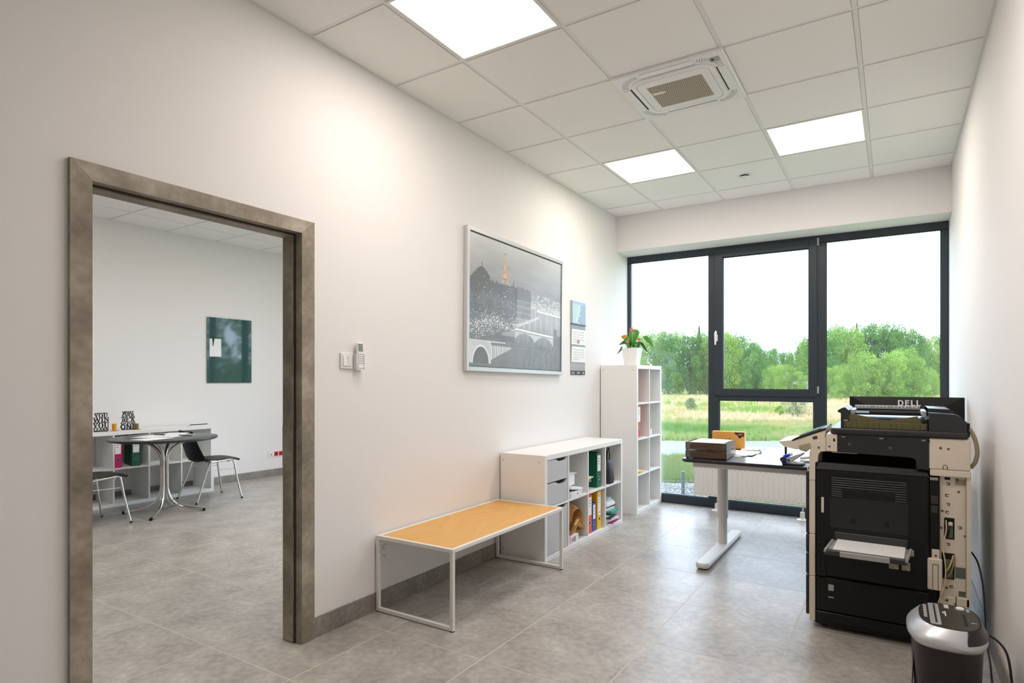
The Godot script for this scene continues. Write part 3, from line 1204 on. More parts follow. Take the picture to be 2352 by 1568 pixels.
	for x in [-0.4, 0.85, 2.06, 3.16, 4.3]:
		put(G().box(v3(x, 0.19, fz), v3(0.035, 0.42, 0.035), 0.003), "post", M.fence_grey, fe)
	var g = G()
	for k in 95:
		g.box(v3(-0.4 + k * 0.05, 0.15, fz + 0.02), v3(0.0035, 0.3, 0.0035))
	for k in 4:
		g.box(v3(1.95, 0.02 + k * 0.09, fz + 0.024), v3(4.7, 0.004, 0.004))
	put(g, "wire_mesh", M.fence_wire, fe).set_meta("kind", "stuff")


# which pane of the window a far point is seen through
func pane_of(x, z):
	var k = 2.454 + (x - 2.454) * 6.27 / -z
	return ", seen through the left pane" if k < 0.92 else ", seen through the sash pane" if k < 1.88 else ", seen through the right pane"


func grass(mesh, called, label, areas, tones, seed_):
	var r = RandomNumberGenerator.new()
	r.seed = seed_
	var patch = FastNoiseLite.new()
	patch.seed = seed_
	patch.frequency = 0.12
	var total = 0
	for a in areas:
		total += a[0]
	var mm = MultiMesh.new()
	mm.transform_format = MultiMesh.TRANSFORM_3D
	mm.use_colors = true
	mm.mesh = mesh
	mm.instance_count = total
	var i = 0
	for a in areas:
		for k in a[0]:
			var b = Basis(Vector3.UP, r.randf() * TAU).scaled(Vector3.ONE * a[5] * r.randf_range(0.6, 1.3))
			mm.set_instance_transform(i, Transform3D(b, v3(r.randf_range(a[1], a[2]), -0.22, -r.randf_range(a[3], a[4]))))
			var place = mm.get_instance_transform(i).origin
			var k2 = clampf(0.5 + 1.6 * patch.get_noise_2d(place.x, place.z) + r.randf_range(-0.25, 0.25), 0.0, 1.0) * 2.0
			var tone = tones[0].lerp(tones[1], k2) if k2 < 1.0 else tones[1].lerp(tones[2], k2 - 1.0)
			mm.set_instance_color(i, tone.srgb_to_linear())
			i += 1
	var mi = MultiMeshInstance3D.new()
	mi.multimesh = mm
	mi.material_override = M.grass_blade
	mi.name = called
	add_child(mi)
	mi.position = v3(2.454, 0, 0)
	mi.rotation.y = YAW
	tag(mi, label, "grass")
	mi.set_meta("kind", "stuff")


func leaf_cluster(g, p, size, r, tone):
	g.col = tone
	var a = Basis.from_euler(v3(r.randf_range(-1.2, 1.2), r.randf() * TAU, r.randf_range(-0.6, 0.6)))
	var x = a.x * size
	var y = a.y * size * 0.8
	g.quad(p - x - y * 0.4, p + x * 0.2 - y, p + x + y * 0.5, p - x * 0.1 + y)


# a crown one metre high and one metre wide, of leaf sprays gathered in lobes
func crown_mesh(kind, seed_):
	var r = RandomNumberGenerator.new()
	r.seed = seed_
	var g = G()
	g.colored = true
	var low = [Color(0.1, 0.19, 0.03), Color(0.03, 0.1, 0.022), Color(0.022, 0.075, 0.03)][kind]
	var high = [Color(0.32, 0.46, 0.1), Color(0.15, 0.3, 0.07), Color(0.09, 0.18, 0.08)][kind]
	if kind == 2:
		for i in 4500:
			var y = pow(r.randf(), 1.3)
			var rad = (1.0 - y) * 0.5 * (0.75 + 0.25 * sin(y * 60.0)) * sqrt(r.randf())
			var a = r.randf() * TAU
			leaf_cluster(g, v3(cos(a) * rad, 0.05 + y * 0.95, sin(a) * rad), 0.02, r, low.lerp(high, r.randf()))
		return g.mesh()
	var lobes = []
	for i in 34:
		var y = 0.05 + 0.9 * (i + 0.5) / 34.0
		var reach = 0.5 * sqrt(clampf(1.0 - pow((y - 0.42) / 0.6, 2.0), 0.0, 1.0))
		var a = i * 2.4 + r.randf()
		var k = reach * r.randf_range(0.35, 0.82)
		lobes.append([v3(cos(a) * k, y, sin(a) * k), r.randf_range(0.09, 0.18), low.lerp(high, r.randf_range(0.1, 0.9))])
	for l in lobes:
		for i in 400:
			var d = v3(r.randfn(), r.randfn(), r.randfn()).normalized() * l[1] * pow(r.randf(), 0.22)
			var tone = l[2].lerp(low.lerp(high, r.randf()), 0.45)
			leaf_cluster(g, l[0] + d * v3(1, 0.8, 1), 0.0105, r, tone)
	return g.mesh()


func shrub(called, label, p, wide, high, seed_, tones):
	var o = thing(called, label, "shrub", p)
	var r = RandomNumberGenerator.new()
	r.seed = seed_
	var g = G()
	g.colored = true
	for i in 3600:
		var a = r.randf() * TAU
		var y = r.randf()
		var rad = 0.5 * wide * sqrt(clampf(1.0 - pow((y - 0.4) / 0.62, 2.0), 0.0, 1.0)) * pow(r.randf(), 0.4) * (0.8 + 0.3 * sin(a * 3.0 + y * 9.0))
		leaf_cluster(g, v3(cos(a) * rad, y * high, sin(a) * rad), 0.017, r, tones[0].lerp(tones[1], r.randf()))
	put(g, "foliage", M.foliage, o)
	put(G().tube([v3(0, 0, 0), v3(0, high * 0.6, 0)], 0.02, 6), "stem", M.bark, o)


# ------------------------------------------------------------------ office furniture along the left wall
const LOW = Vector3(0.012, 0.0, -3.70)
const TALL = Vector3(0.012, 0.0, -5.50)
const NEXT = Vector3(-4.602, 0.0, -2.625)


# shelf coordinates (along the front, up, towards the room) to world
func on_shelf(shelf, x, y, z):
	return v3(shelf.x + z, shelf.y + y, shelf.z - x)


func cube_shelf(label, pos, w, h, d, nx, ny):
	var o = thing("cube_shelf", label, "shelf", pos, PI / 2, "white cube shelves")
	var T = 0.037
	var t = 0.016
	put(G().span(v3(0, h - T, 0), v3(w, h, d), 0.0015), "top_board", M.white_board, o)
	put(G().span(v3(0, 0, 0), v3(w, T, d), 0.0015), "bottom_board", M.white_board, o)
	for x in [0.0, w - T]:
		var s = put(G().span(v3(x, T, 0), v3(x + T, h - T, d), 0.001), "side_board", M.white_board, o)
		if x == 0.0:
			for p in [[h - T - 0.012, 0.025], [h - T - 0.012, d - 0.045], [T + 0.02, 0.025], [T + 0.02, d - 0.045]]:
				put(G().disc_rod(v3(-0.0008, p[0], p[1]), v3(0.002, p[0], p[1]), 0.005, 10), "screw_cap", M.grey_plastic, s)
	var cw = (w - 2 * T - (nx - 1) * t) / nx
	var chh = (h - 2 * T - (ny - 1) * t) / ny
	for i in nx - 1:
		var x = T + (i + 1) * cw + i * t
		put(G().span(v3(x, T, 0.002), v3(x + t, h - T, d - 0.002), 0.0008), "divider", M.white_board, o)
	for j in ny - 1:
		var y = T + (j + 1) * chh + j * t
		for i in nx:
			var x = T + i * (cw + t)
			put(G().span(v3(x, y, 0.003), v3(x + cw, y + t, d - 0.003), 0.0008), "shelf_board", M.white_board, o)
	return [o, cw, chh, T, t]


func office_furniture():
	# coffee table used as a bench
	var b = thing("coffee_table", "low oak-veneer coffee table with thin white square frame beside the doorway", "table", v3(0.2835, 0, -3.045))
	var x0 = 0.013
	var x1 = 0.555
	var za = -2.434
	var zb = -3.655
	var h = 0.424
	var s = 0.02
	put(W(b).span(v3(x0 + 0.008, h - 0.018, za - 0.008), v3(x1 - 0.008, h - 0.0035, zb + 0.008)), "top_core", M.white_steel, b)
	var top = W(b)
	top.quad(v3(x0 + 0.015, h - 0.003, za - 0.015), v3(x1 - 0.015, h - 0.003, za - 0.015), v3(x1 - 0.015, h - 0.003, zb + 0.015), v3(x0 + 0.015, h - 0.003, zb + 0.015), [Vector2(0, 1), Vector2(0, 0), Vector2(1, 0), Vector2(1, 1)])
	put(top, "wood_top", M.table_wood, b)
	for z in [za - s / 2, zb + s / 2]:
		put(W(b).span(v3(x0, h - s, z - s / 2), v3(x1, h, z + s / 2), 0.0015), "top_rail", M.white_steel, b)
		put(W(b).span(v3(x0, 0.004, z - s / 2), v3(x1, 0.004 + s, z + s / 2), 0.0015), "foot_rail", M.white_steel, b)
		for x in [x0, x1 - s]:
			put(W(b).span(v3(x, 0.004 + s, z - s / 2), v3(x + s, h - s, z + s / 2), 0.0015), "leg", M.white_steel, b)
			put(W(b).span(v3(x + 0.001, 0, z - s / 2 + 0.001), v3(x + s - 0.001, 0.0045, z + s / 2 - 0.001)), "foot_pad", M.black_plastic, b)
	for x in [x0, x1 - s]:
		put(W(b).span(v3(x, h - s, za - s), v3(x + s, h, zb + s), 0.0015), "top_rail", M.white_steel, b)
	# low shelf with a drawer insert and a door insert in the first column
	var r = cube_shelf("low white cube shelf, four by two, with grey drawers and binders", LOW, 1.44, 0.757, 0.373, 4, 2)
	var o = r[0]
	var cw = r[1]
	var ch = r[2]
	var T = r[3]
	var yb = T + ch + r[4]
	put(G().span(v3(T + 0.002, yb + 0.002, 0.02), v3(T + 0.012, yb + ch - 0.002, 0.36)), "insert_side", M.white_board, o)
	put(G().span(v3(T + cw - 0.012, yb + 0.002, 0.02), v3(T + cw - 0.002, yb + ch - 0.002, 0.36)), "insert_side", M.white_board, o)
	put(G().span(v3(T + cw - 0.012, T + 0.002, 0.02), v3(T + cw - 0.002, T + ch - 0.002, 0.34)), "insert_side", M.white_board, o)
	for k in 2:
		var y = yb + 0.004 + k * (ch / 2.0)
		var d = put(front_panel(T + 0.004, T + cw - 0.016, y, y + ch / 2.0 - 0.008, 0.352, 0.37, 0.022), "drawer", M.grey_front, o)
		put(G().span(v3(T + 0.02, y + 0.006, 0.04), v3(T + cw - 0.03, y + ch / 2.0 - 0.05, 0.352)), "drawer_box", M.dark_grey, d)
	put(front_panel(T + 0.004, T + cw - 0.016, T + 0.004, T + ch - 0.006, 0.352, 0.37, 0.022), "door", M.grey_front, o)
	cube_shelf("tall white cube shelf, two by four, in the corner by the window", TALL, 0.723, 1.437, 0.373, 2, 4)


# panel whose top edge dips in a shallow grip
func front_panel(x0, x1, y0, y1, z0, z1, dip):
	var w = x1 - x0
	var pts = [Vector2(x0, y0), Vector2(x1, y0), Vector2(x1, y1)]
	for k in 13:
		var u = k / 12.0
		var x = x1 - w * (0.02 + 0.62 * u)
		var f = smoothstep(0.0, 0.16, u) * (1.0 - smoothstep(0.6, 1.0, u))
		pts.append(Vector2(x, y1 - dip * f))
	pts.append(Vector2(x0, y1))
	return G().prism(pts, z0, z1)


func binder(label, m, pos, turn, w, h, d, group, lean = 0.0, label_h = 0.46):
	var o = thing("lever_arch_binder", label, "binder", pos, turn, group)
	o.rotation.z = lean
	var c = 0.0025
	var g = G()
	g.span(v3(-w / 2, 0, -c), v3(w / 2, h, 0), 0.0008)
	g.span(v3(-w / 2, 0, -d), v3(-w / 2 + c, h, -c))
	g.span(v3(w / 2 - c, 0, -d), v3(w / 2, h, -c))
	put(g, "cover", m, o)
	put(G().span(v3(-w / 2 + c + 0.001, 0.008, -d + 0.012), v3(w / 2 - c - 0.004, h - 0.018, -0.02)), "pages", M.paper_shade, o)
	put(G().span(v3(-w * 0.36, h * (0.93 - label_h), 0.0002), v3(w * 0.36, h * 0.93, 0.0012)), "spine_label", M.paper, o)
	var t = G()
	for k in 3:
		t.span(v3(-w * 0.26, h * 0.93 - 0.03 - k * 0.022, 0.0013), v3(w * (0.26 - 0.08 * k), h * 0.93 - 0.024 - k * 0.022, 0.0016))
	put(t, "label_print", M.ink_pale, o)
	var ring = []
	for k in 17:
		ring.append(v3(cos(TAU * k / 16.0) * 0.0125, h * 0.27 + sin(TAU * k / 16.0) * 0.0125, 0.001))
	var rg = put(G().tube(ring, 0.0018, 6, false), "finger_ring", M.chrome, o)
	put(G().disc_rod(v3(0, h * 0.27, 0.0), v3(0, h * 0.27, 0.0008), 0.012, 14), "finger_hole_shade", M.hole_shade_or_black, rg)  # dark disc paints the shade of the hole; the spine is not pierced
	return o


func sheets(label, called, pos, w, d, n, turn, group, m = null, jitter = 0.012, seed_ = 1, thick = 0.0022):
	# a loose pile: each leaf bundle is a part
	var o = thing(called, label, "papers", pos, turn, group)
	var r = RandomNumberGenerator.new()
	r.seed = seed_
	for i in n:
		var s = put(G().box(v3(r.randf_range(-1, 1) * jitter, thick * (i + 0.5), r.randf_range(-1, 1) * jitter), v3(w, thick * 0.96, d)), "sheet", m if m != null else M.paper, o)
	return o


func shelf_contents():
	var grp = "lever arch binders in the low office shelf"
	# third column, top: green binder, cardboard and a loose card in front
	binder("wide green binder with a barcode sticker in the low shelf", M.binder_green, on_shelf(LOW, 0.985, 0.387, 0.345), PI / 2 - 0.06, 0.075, 0.29, 0.285, grp)
	var st = taken_last("lever_arch_binder")
	put(G().span(v3(-0.0385, 0.045, -0.1), v3(-0.0375, 0.09, -0.055)), "sticker", M.paper, st)
	var sb = G()
	for k in 6:
		sb.span(v3(-0.0392, 0.055, -0.094 + k * 0.006), v3(-0.0384, 0.08, -0.0915 + k * 0.006))
	put(sb, "sticker_print", M.ink, st)
	var cb = thing("cardboard_sleeve", "upright brown cardboard sleeve left of the green binder", "cardboard", on_shelf(LOW, 0.76, 0.387, 0.25), PI / 2)
	put(G().box(v3(0, 0.115, 0), v3(0.035, 0.23, 0.16), 0.002), "sleeve", M.card, cb)
	put(G().box(v3(0, 0.232, 0), v3(0.03, 0.006, 0.15), 0.002), "flap", M.kraft, cb)
	var cd = thing("loose_card", "cream card sticking out in front of the green binder", "card", on_shelf(LOW, 0.812, 0.487, 0.3), PI / 2)
	cd.rotation.z = 0.08
	put(G().box(v3(0, 0, 0), v3(0.11, 0.006, 0.1), 0.001), "card", M.pale_card, cd)
	# third column, bottom
	binder("orange binder in the low shelf, left of the blue one", M.binder_orange, on_shelf(LOW, 0.795, 0.0375, 0.35), PI / 2, 0.08, 0.318, 0.285, grp)
	binder("short blue binder between the orange and yellow binders", M.binder_blue, on_shelf(LOW, 0.888, 0.0375, 0.345), PI / 2, 0.062, 0.235, 0.2, grp, 0.0, 0.5)
	binder("yellow binder with red-lined label in the low shelf", M.binder_yellow, on_shelf(LOW, 0.977, 0.0375, 0.35), PI / 2, 0.076, 0.318, 0.285, grp, 0.0, 0.56)
	var yb = taken_last("lever_arch_binder")
	put(G().span(v3(-0.026, 0.282, 0.0014), v3(0.026, 0.29, 0.0018)), "label_stripe", M.red, yb)
	put(G().span(v3(-0.026, 0.14, 0.0014), v3(0.026, 0.145, 0.0018)), "label_stripe", M.red, yb)
	# second column, top: white boxes
	var wb = thing("flat_white_box", "flat white carton with a sloping lid in the low shelf", "box", on_shelf(LOW, 0.52, 0.387, 0.27), PI / 2)
	put(G().span(v3(-0.1, 0, -0.1), v3(0.085, 0.045, 0.1), 0.002), "carton", M.paper, wb)
	put(G().at(v3(-0.005, 0.064, 0), v3(0, 0, -0.16)).box(Vector3.ZERO, v3(0.2, 0.022, 0.205), 0.002), "lid", M.paper, wb)
	put(G().span(v3(0.0, 0.018, 0.1), v3(0.012, 0.03, 0.1015)), "mark", M.ink, wb)
	var wb2 = thing("upright_white_box", "upright white box standing on the flat carton in the low shelf", "box", on_shelf(LOW, 0.475, 0.476, 0.28), PI / 2)
	put(G().span(v3(-0.06, 0, -0.05), v3(0.06, 0.085, 0.06), 0.002), "body", M.paper, wb2)
	put(G().span(v3(-0.065, 0.085, -0.055), v3(0.085, 0.091, 0.065), 0.001), "lid", M.paper_shade, wb2)
	# second column, bottom: tray with colour print and a crumpled bag
	var cr = thing("printed_carton", "small white carton with red and blue print under the paper bag", "box", on_shelf(LOW, 0.47, 0.0375, 0.285), PI / 2)
	put(G().span(v3(-0.05, 0, -0.08), v3(0.075, 0.06, 0.085), 0.0015), "carton", M.paper, cr)
	put(G().span(v3(-0.03, 0.015, 0.085), v3(-0.018, 0.045, 0.0858)), "red_print", M.red, cr)
	put(G().span(v3(-0.008, 0.012, 0.085), v3(0.004, 0.05, 0.0858)), "red_print", M.red, cr)
	put(G().span(v3(0.012, 0.012, 0.085), v3(0.022, 0.05, 0.0858)), "blue_print", M.blue, cr)
	put(G().span(v3(-0.042, 0.02, 0.085), v3(-0.036, 0.04, 0.0858)), "blue_print", M.blue, cr)
	paper_bag()
	# fourth column, top: handbag
	var hb = thing("black_handbag", "small black zipped handbag with a looped strap in the low shelf", "bag", on_shelf(LOW, 1.222, 0.387, 0.315), PI / 2)
	var rings = []
	for q in [[0.0, 0.062, 0.05], [0.02, 0.068, 0.055], [0.1, 0.066, 0.05], [0.17, 0.058, 0.04], [0.2, 0.045, 0.026], [0.208, 0.03, 0.014]]:
		var ring = []
		for k in 20:
			var a = TAU * k / 20.0
			ring.append(v3(signf(cos(a)) * pow(absf(cos(a)), 0.6) * q[1], q[0], signf(sin(a)) * pow(absf(sin(a)), 0.6) * q[2]))
		rings.append(ring)
	put(G().loft(rings, true, true, 0.4), "bag_body", M.bag_black, hb)
	for z in [-0.014, 0.014]:
		var path = []
		for k in 13:
			var a = PI * k / 12.0
			path.append(v3(-cos(a) * 0.028 - 0.004, 0.2 + sin(a) * 0.11, z))
		put(G().tube(path, 0.0055, 7), "strap", M.black_plastic, hb)
	put(G().box(v3(0.066, 0.15, 0.0), v3(0.004, 0.012, 0.012), 0.001), "zip_pull", M.steel, hb)
	# fourth column, bottom: heap of papers and magazines
	var y = 0.0375
	var pile = [["paper", 0.006, 0.2], ["binder_pink", 0.004, 0.19], ["paper", 0.014, 0.2], ["paper_shade", 0.012, 0.18], ["dark_grey", 0.008, 0.19], ["paper", 0.012, 0.17], ["hole_shade_or_black", 0.01, 0.16], ["teal_paper", 0.014, 0.18], ["paper_shade", 0.016, 0.17], ["dark_grey", 0.01, 0.15], ["paper", 0.018, 0.17], ["paper_shade", 0.012, 0.16], ["grey_front", 0.012, 0.13]]
	var what = ["sheaf of white paper at the bottom of the heap in the low shelf", "thin pink folder near the bottom of the heap", "white brochure stack above the pink folder", "grey-white brochures low in the heap", "dark magazine in the lower heap", "white pad in the middle of the heap", "black wallet in the middle of the heap", "teal plastic sleeve in the heap of papers", "pale papers resting on the teal sleeve", "dark booklet in the upper heap", "white envelopes in the upper heap", "pale forms near the top of the heap", "grey booklet on top of the heap of papers"]
	var rr = RandomNumberGenerator.new()
	rr.seed = 5
	for i in pile.size():
		var p = pile[i]
		var o = put(G().box(v3(0, p[1] * 0.725, 0), v3(p[2], p[1] * 1.42, p[2] * 1.15), 0.001), "magazine", M[p[0]])
		o.position = on_shelf(LOW, 1.225 + rr.randf_range(-0.02, 0.02), y, 0.255 + rr.randf_range(-0.02, 0.03))
		o.rotation.y = PI / 2 + rr.randf_range(-0.15, 0.15)
		tag(o, what[i], "papers", "heap of papers in the low shelf")
		y += p[1] * 1.45
	# tall shelf: red binder, red folder, yellow thing, small white box
	binder("red binder standing in the second row of the tall shelf", M.binder_red, on_shelf(TALL, 0.076, 0.742, 0.368), PI / 2, 0.07, 0.31, 0.285, "red files in the tall shelf")
	var rf = thing("red_folder", "thin red folder leaning in the top row of the tall shelf", "folder", on_shelf(TALL, 0.08, 1.087, 0.325), PI / 2, "red files in the tall shelf")
	put(G().span(v3(-0.006, 0, -0.22), v3(-0.003, 0.23, 0.03)), "cover", M.binder_red, rf)
	put(G().span(v3(0.003, 0, -0.22), v3(0.006, 0.23, 0.03)), "cover", M.binder_red, rf)
	put(G().span(v3(-0.003, 0.004, -0.215), v3(0.003, 0.222, 0.022)), "pages", M.paper, rf)
	var yt = thing("yellow_glove", "yellow rubber glove lying in the third row of the tall shelf", "glove", on_shelf(TALL, 0.13, 0.385, 0.33), PI / 2 + 0.3)
	var gg = G()
	gg.tube([v3(-0.07, 0.016, 0), v3(-0.03, 0.022, 0), v3(0.01, 0.02, 0.0), v3(0.03, 0.017, 0)], [0.016, 0.021, 0.02, 0.016], 10)
	for k in 4:
		gg.tube([v3(0.02, 0.014, -0.018 + k * 0.012), v3(0.05, 0.015, -0.03 + k * 0.02), v3(0.085 - absf(k - 1.5) * 0.006, 0.01, -0.036 + k * 0.024)], [0.009, 0.009, 0.007], 8)
	gg.tube([v3(-0.02, 0.014, 0.016), v3(0.01, 0.014, 0.04), v3(0.03, 0.01, 0.05)], [0.009, 0.009, 0.007], 8)
	put(gg, "glove", M.yellow, yt)
	var sw = thing("small_white_box", "small white carton in the second row of the tall shelf", "box", on_shelf(TALL, 0.415, 0.742, 0.34), PI / 2)
	put(G().span(v3(-0.02, 0, -0.03), v3(0.02, 0.05, 0.03), 0.002), "carton", M.paper, sw)
	put(G().span(v3(-0.022, 0.05, -0.032), v3(0.022, 0.056, 0.032), 0.001), "lid", M.paper_shade, sw)
	flower_pot()


func taken_last(called):
	var k = taken[called]
	return get_node(called if k == 0 else "%s_%03d" % [called, k])


# a crumpled kraft bag: a faceted open sack lying on its side
func paper_bag():
	var o = thing("paper_bag", "crumpled brown paper bag in the low shelf", "bag", on_shelf(LOW, 0.53, 0.112, 0.25), PI / 2)
	var r = RandomNumberGenerator.new()
	r.seed = 16
	var rings = []
	var prof = [[-0.09, 0.05, 0.02], [-0.085, 0.085, 0.07], [-0.04, 0.09, 0.085], [0.02, 0.08, 0.075], [0.06, 0.066, 0.06], [0.085, 0.075, 0.045]]
	for j in prof.size():
		var q = prof[j]
		var ring = []
		for k in 14:
			var a = TAU * k / 14.0
			var w = 1.0 + r.randf_range(-0.16, 0.16)
			ring.append(v3(cos(a) * q[1] * w + 0.01 * j, 0.09 + sin(a) * 0.085 * w + 0.012 * (2.5 - j), q[0]))
		rings.append(ring)
	var deep = []
	for j in range(prof.size() - 1, 0, -1):
		var ring = []
		for p in rings[j]:
			ring.append(v3(p.x * 0.95 + 0.001, (p.y - 0.09) * 0.93 + 0.09, p.z - 0.001))
		deep.append(ring)
	put(G().loft(rings + deep, true, true, 0.97), "bag_body", M.kraft, o)
	var fold = G()
	fold.at(v3(-0.035, 0.02, 0.11), v3(0.5, 0.3, 0.45))
	fold.loft([[v3(-0.05, -0.06, 0), v3(0.04, -0.05, 0.01), v3(0.055, 0.05, 0), v3(-0.03, 0.07, 0.006)], [v3(-0.05, -0.055, -0.012), v3(0.035, -0.045, -0.02), v3(0.05, 0.05, -0.016), v3(-0.03, 0.065, -0.012)]], true, true, 0.99)
	put(fold, "fold", M.kraft, o)
	put(G().at(v3(0.09, 0.01, 0.075), v3(0.3, -0.3, -0.5)).loft([[v3(-0.05, 0, -0.03), v3(0.03, 0.012, -0.035), v3(0.06, -0.004, 0.0), v3(0.03, 0.01, 0.035), v3(-0.05, 0, 0.03)], [v3(-0.05, 0.02, -0.025), v3(0.02, 0.03, -0.03), v3(0.05, 0.008, 0.0), v3(0.02, 0.028, 0.03), v3(-0.05, 0.02, 0.025)]], true, true, 0.99), "torn_edge", M.kraft, o)
	o.scale = Vector3(1.25, 1.2, 1.0)


func flower_pot():
	var o = thing("potted_anthurium", "anthurium with salmon flowers in a white marbled pot on the tall shelf", "plant", v3(0.262, 1.437, -5.69))
	# square tapered pot
	var rings = []
	for q in [[0.0, 0.056], [0.165, 0.078], [0.17, 0.078], [0.17, 0.072], [0.14, 0.07]]:
		var ring = []
		for k in 4:
			for e in [-1, 1]:
				var a = TAU * k / 4.0 + PI / 4 + e * 0.06
				ring.append(v3(cos(a) * q[1] * 1.414, q[0], sin(a) * q[1] * 1.414))
		rings.append(ring)
	put(G().loft(rings, true, true, 0.9), "pot", M.marble, o)
	put(G().box(v3(0, 0.145, 0), v3(0.128, 0.01, 0.128)), "soil", M.pot_soil, o)
	# blades and blooms, from stalk end to tip, in the plane that faces the room: [from, to, width, turn about the long axis, material]
	var blades = [[v3(0.028, 0.362, 0.0), v3(0.004, 0.205, 0.03), 0.1, 0.25, "leaf"], [v3(0.118, 0.29, -0.01), v3(0.205, 0.172, 0.02), 0.062, -0.45, "leaf"], [v3(0.055, 0.235, 0.02), v3(0.048, 0.165, 0.06), 0.07, 0.3, "leaf_deep"], [v3(-0.05, 0.226, 0.01), v3(-0.135, 0.2, 0.04), 0.044, 0.5, "leaf_deep"], [v3(-0.105, 0.19, 0.03), v3(-0.16, 0.108, 0.05), 0.022, -0.4, "leaf_deep"], [v3(0.085, 0.228, 0.03), v3(0.15, 0.122, 0.06), 0.026, 0.4, "leaf_deep"], [v3(-0.072, 0.232, 0.03), v3(-0.03, 0.288, 0.02), 0.058, -0.2, "leaf"], [v3(-0.055, 0.222, 0.04), v3(-0.05, 0.168, 0.07), 0.042, 0.2, "leaf"], [v3(0.02, 0.21, 0.04), v3(0.018, 0.168, 0.07), 0.036, -0.3, "leaf"], [v3(0.0, 0.25, -0.05), v3(0.03, 0.18, -0.07), 0.06, 0.0, "leaf_deep"]]
	var right = v3(0.845, 0, -0.535)
	var near = v3(0.535, 0, 0.845)
	for l in blades:
		var a = right * l[0].x + v3(0, l[0].y, 0) + near * l[0].z
		var e = right * l[1].x + v3(0, l[1].y, 0) + near * l[1].z
		put(heart(a, e, near, l[2], l[3], 0.016), "leaf", M[l[4]], o)
		var foot = v3(a.x * 0.2, 0.15, a.z * 0.2)
		put(G().tube(curve([foot, foot.lerp(a, 0.55) + v3(0, 0.012, 0) - near * 0.01, a]), 0.0018, 6), "stalk", M.leaf, o)
	var blooms = [[v3(-0.026, 0.366, 0.03), v3(0.03, 0.33, 0.06), 0.042, 0.9, "spathe"], [v3(0.04, 0.262, 0.05), v3(0.09, 0.252, 0.07), 0.03, 0.6, "spathe"], [v3(-0.106, 0.27, 0.03), v3(-0.056, 0.3, 0.06), 0.046, 0.4, "spathe_yellow"], [v3(-0.07, 0.236, 0.06), v3(-0.035, 0.23, 0.075), 0.026, 0.5, "spathe"]]
	for l in blooms:
		var a = right * l[0].x + v3(0, l[0].y, 0) + near * l[0].z
		var e = right * l[1].x + v3(0, l[1].y, 0) + near * l[1].z
		var f = put(heart(a, e, near, l[2], l[3], 0.006), "flower", M[l[4]], o)
		var mid = a.lerp(e, 0.35)
		put(G().tube([mid, mid + near * 0.012 + v3(0, 0.014, 0), mid + near * 0.014 + v3(0.004, 0.03, 0)], [0.003, 0.0032, 0.002], 6), "spadix", M.spathe_yellow, f)
		var foot = v3(mid.x * 0.25, 0.15, mid.z * 0.25)
		put(G().tube(curve([foot, foot.lerp(mid, 0.5) + near * 0.008, mid]), 0.0019, 6), "stalk", M.stem_pale, o)


# heart-shaped blade from its stalk end to its tip
func heart(from, to, facing, width, roll, bow):
	var g = G()
	var zz = (to - from).normalized()
	var yy = (facing - zz * facing.dot(zz)).normalized().rotated(zz, roll)
	var length = (to - from).length()
	g.xf = Transform3D(Basis(yy.cross(zz), yy, zz), (from + to) * 0.5)
	var n = 12
	var rings = []
	for k in n + 1:
		var u = k / float(n)
		var half = maxf(width * 0.5 * pow(maxf(sin(PI * pow(u, 0.55)), 0.0), 0.75), 0.0006)
		var z = (u - 0.5) * length
		var rise = bow * sin(PI * u)
		var t = 0.0006
		# six points across so that the blade folds softly along its rib
		rings.append([v3(-half, rise + half * 0.16, z), v3(-half * 0.5, rise + half * 0.05 - t, z), v3(0, rise - half * 0.08 - t, z), v3(half * 0.5, rise + half * 0.05 - t, z), v3(half, rise + half * 0.16, z), v3(half * 0.5, rise + half * 0.05 + t, z), v3(0, rise - half * 0.08 + t, z), v3(-half * 0.5, rise + half * 0.05 + t, z)])
	g.loft(rings, true, true, 0.2)
	return g


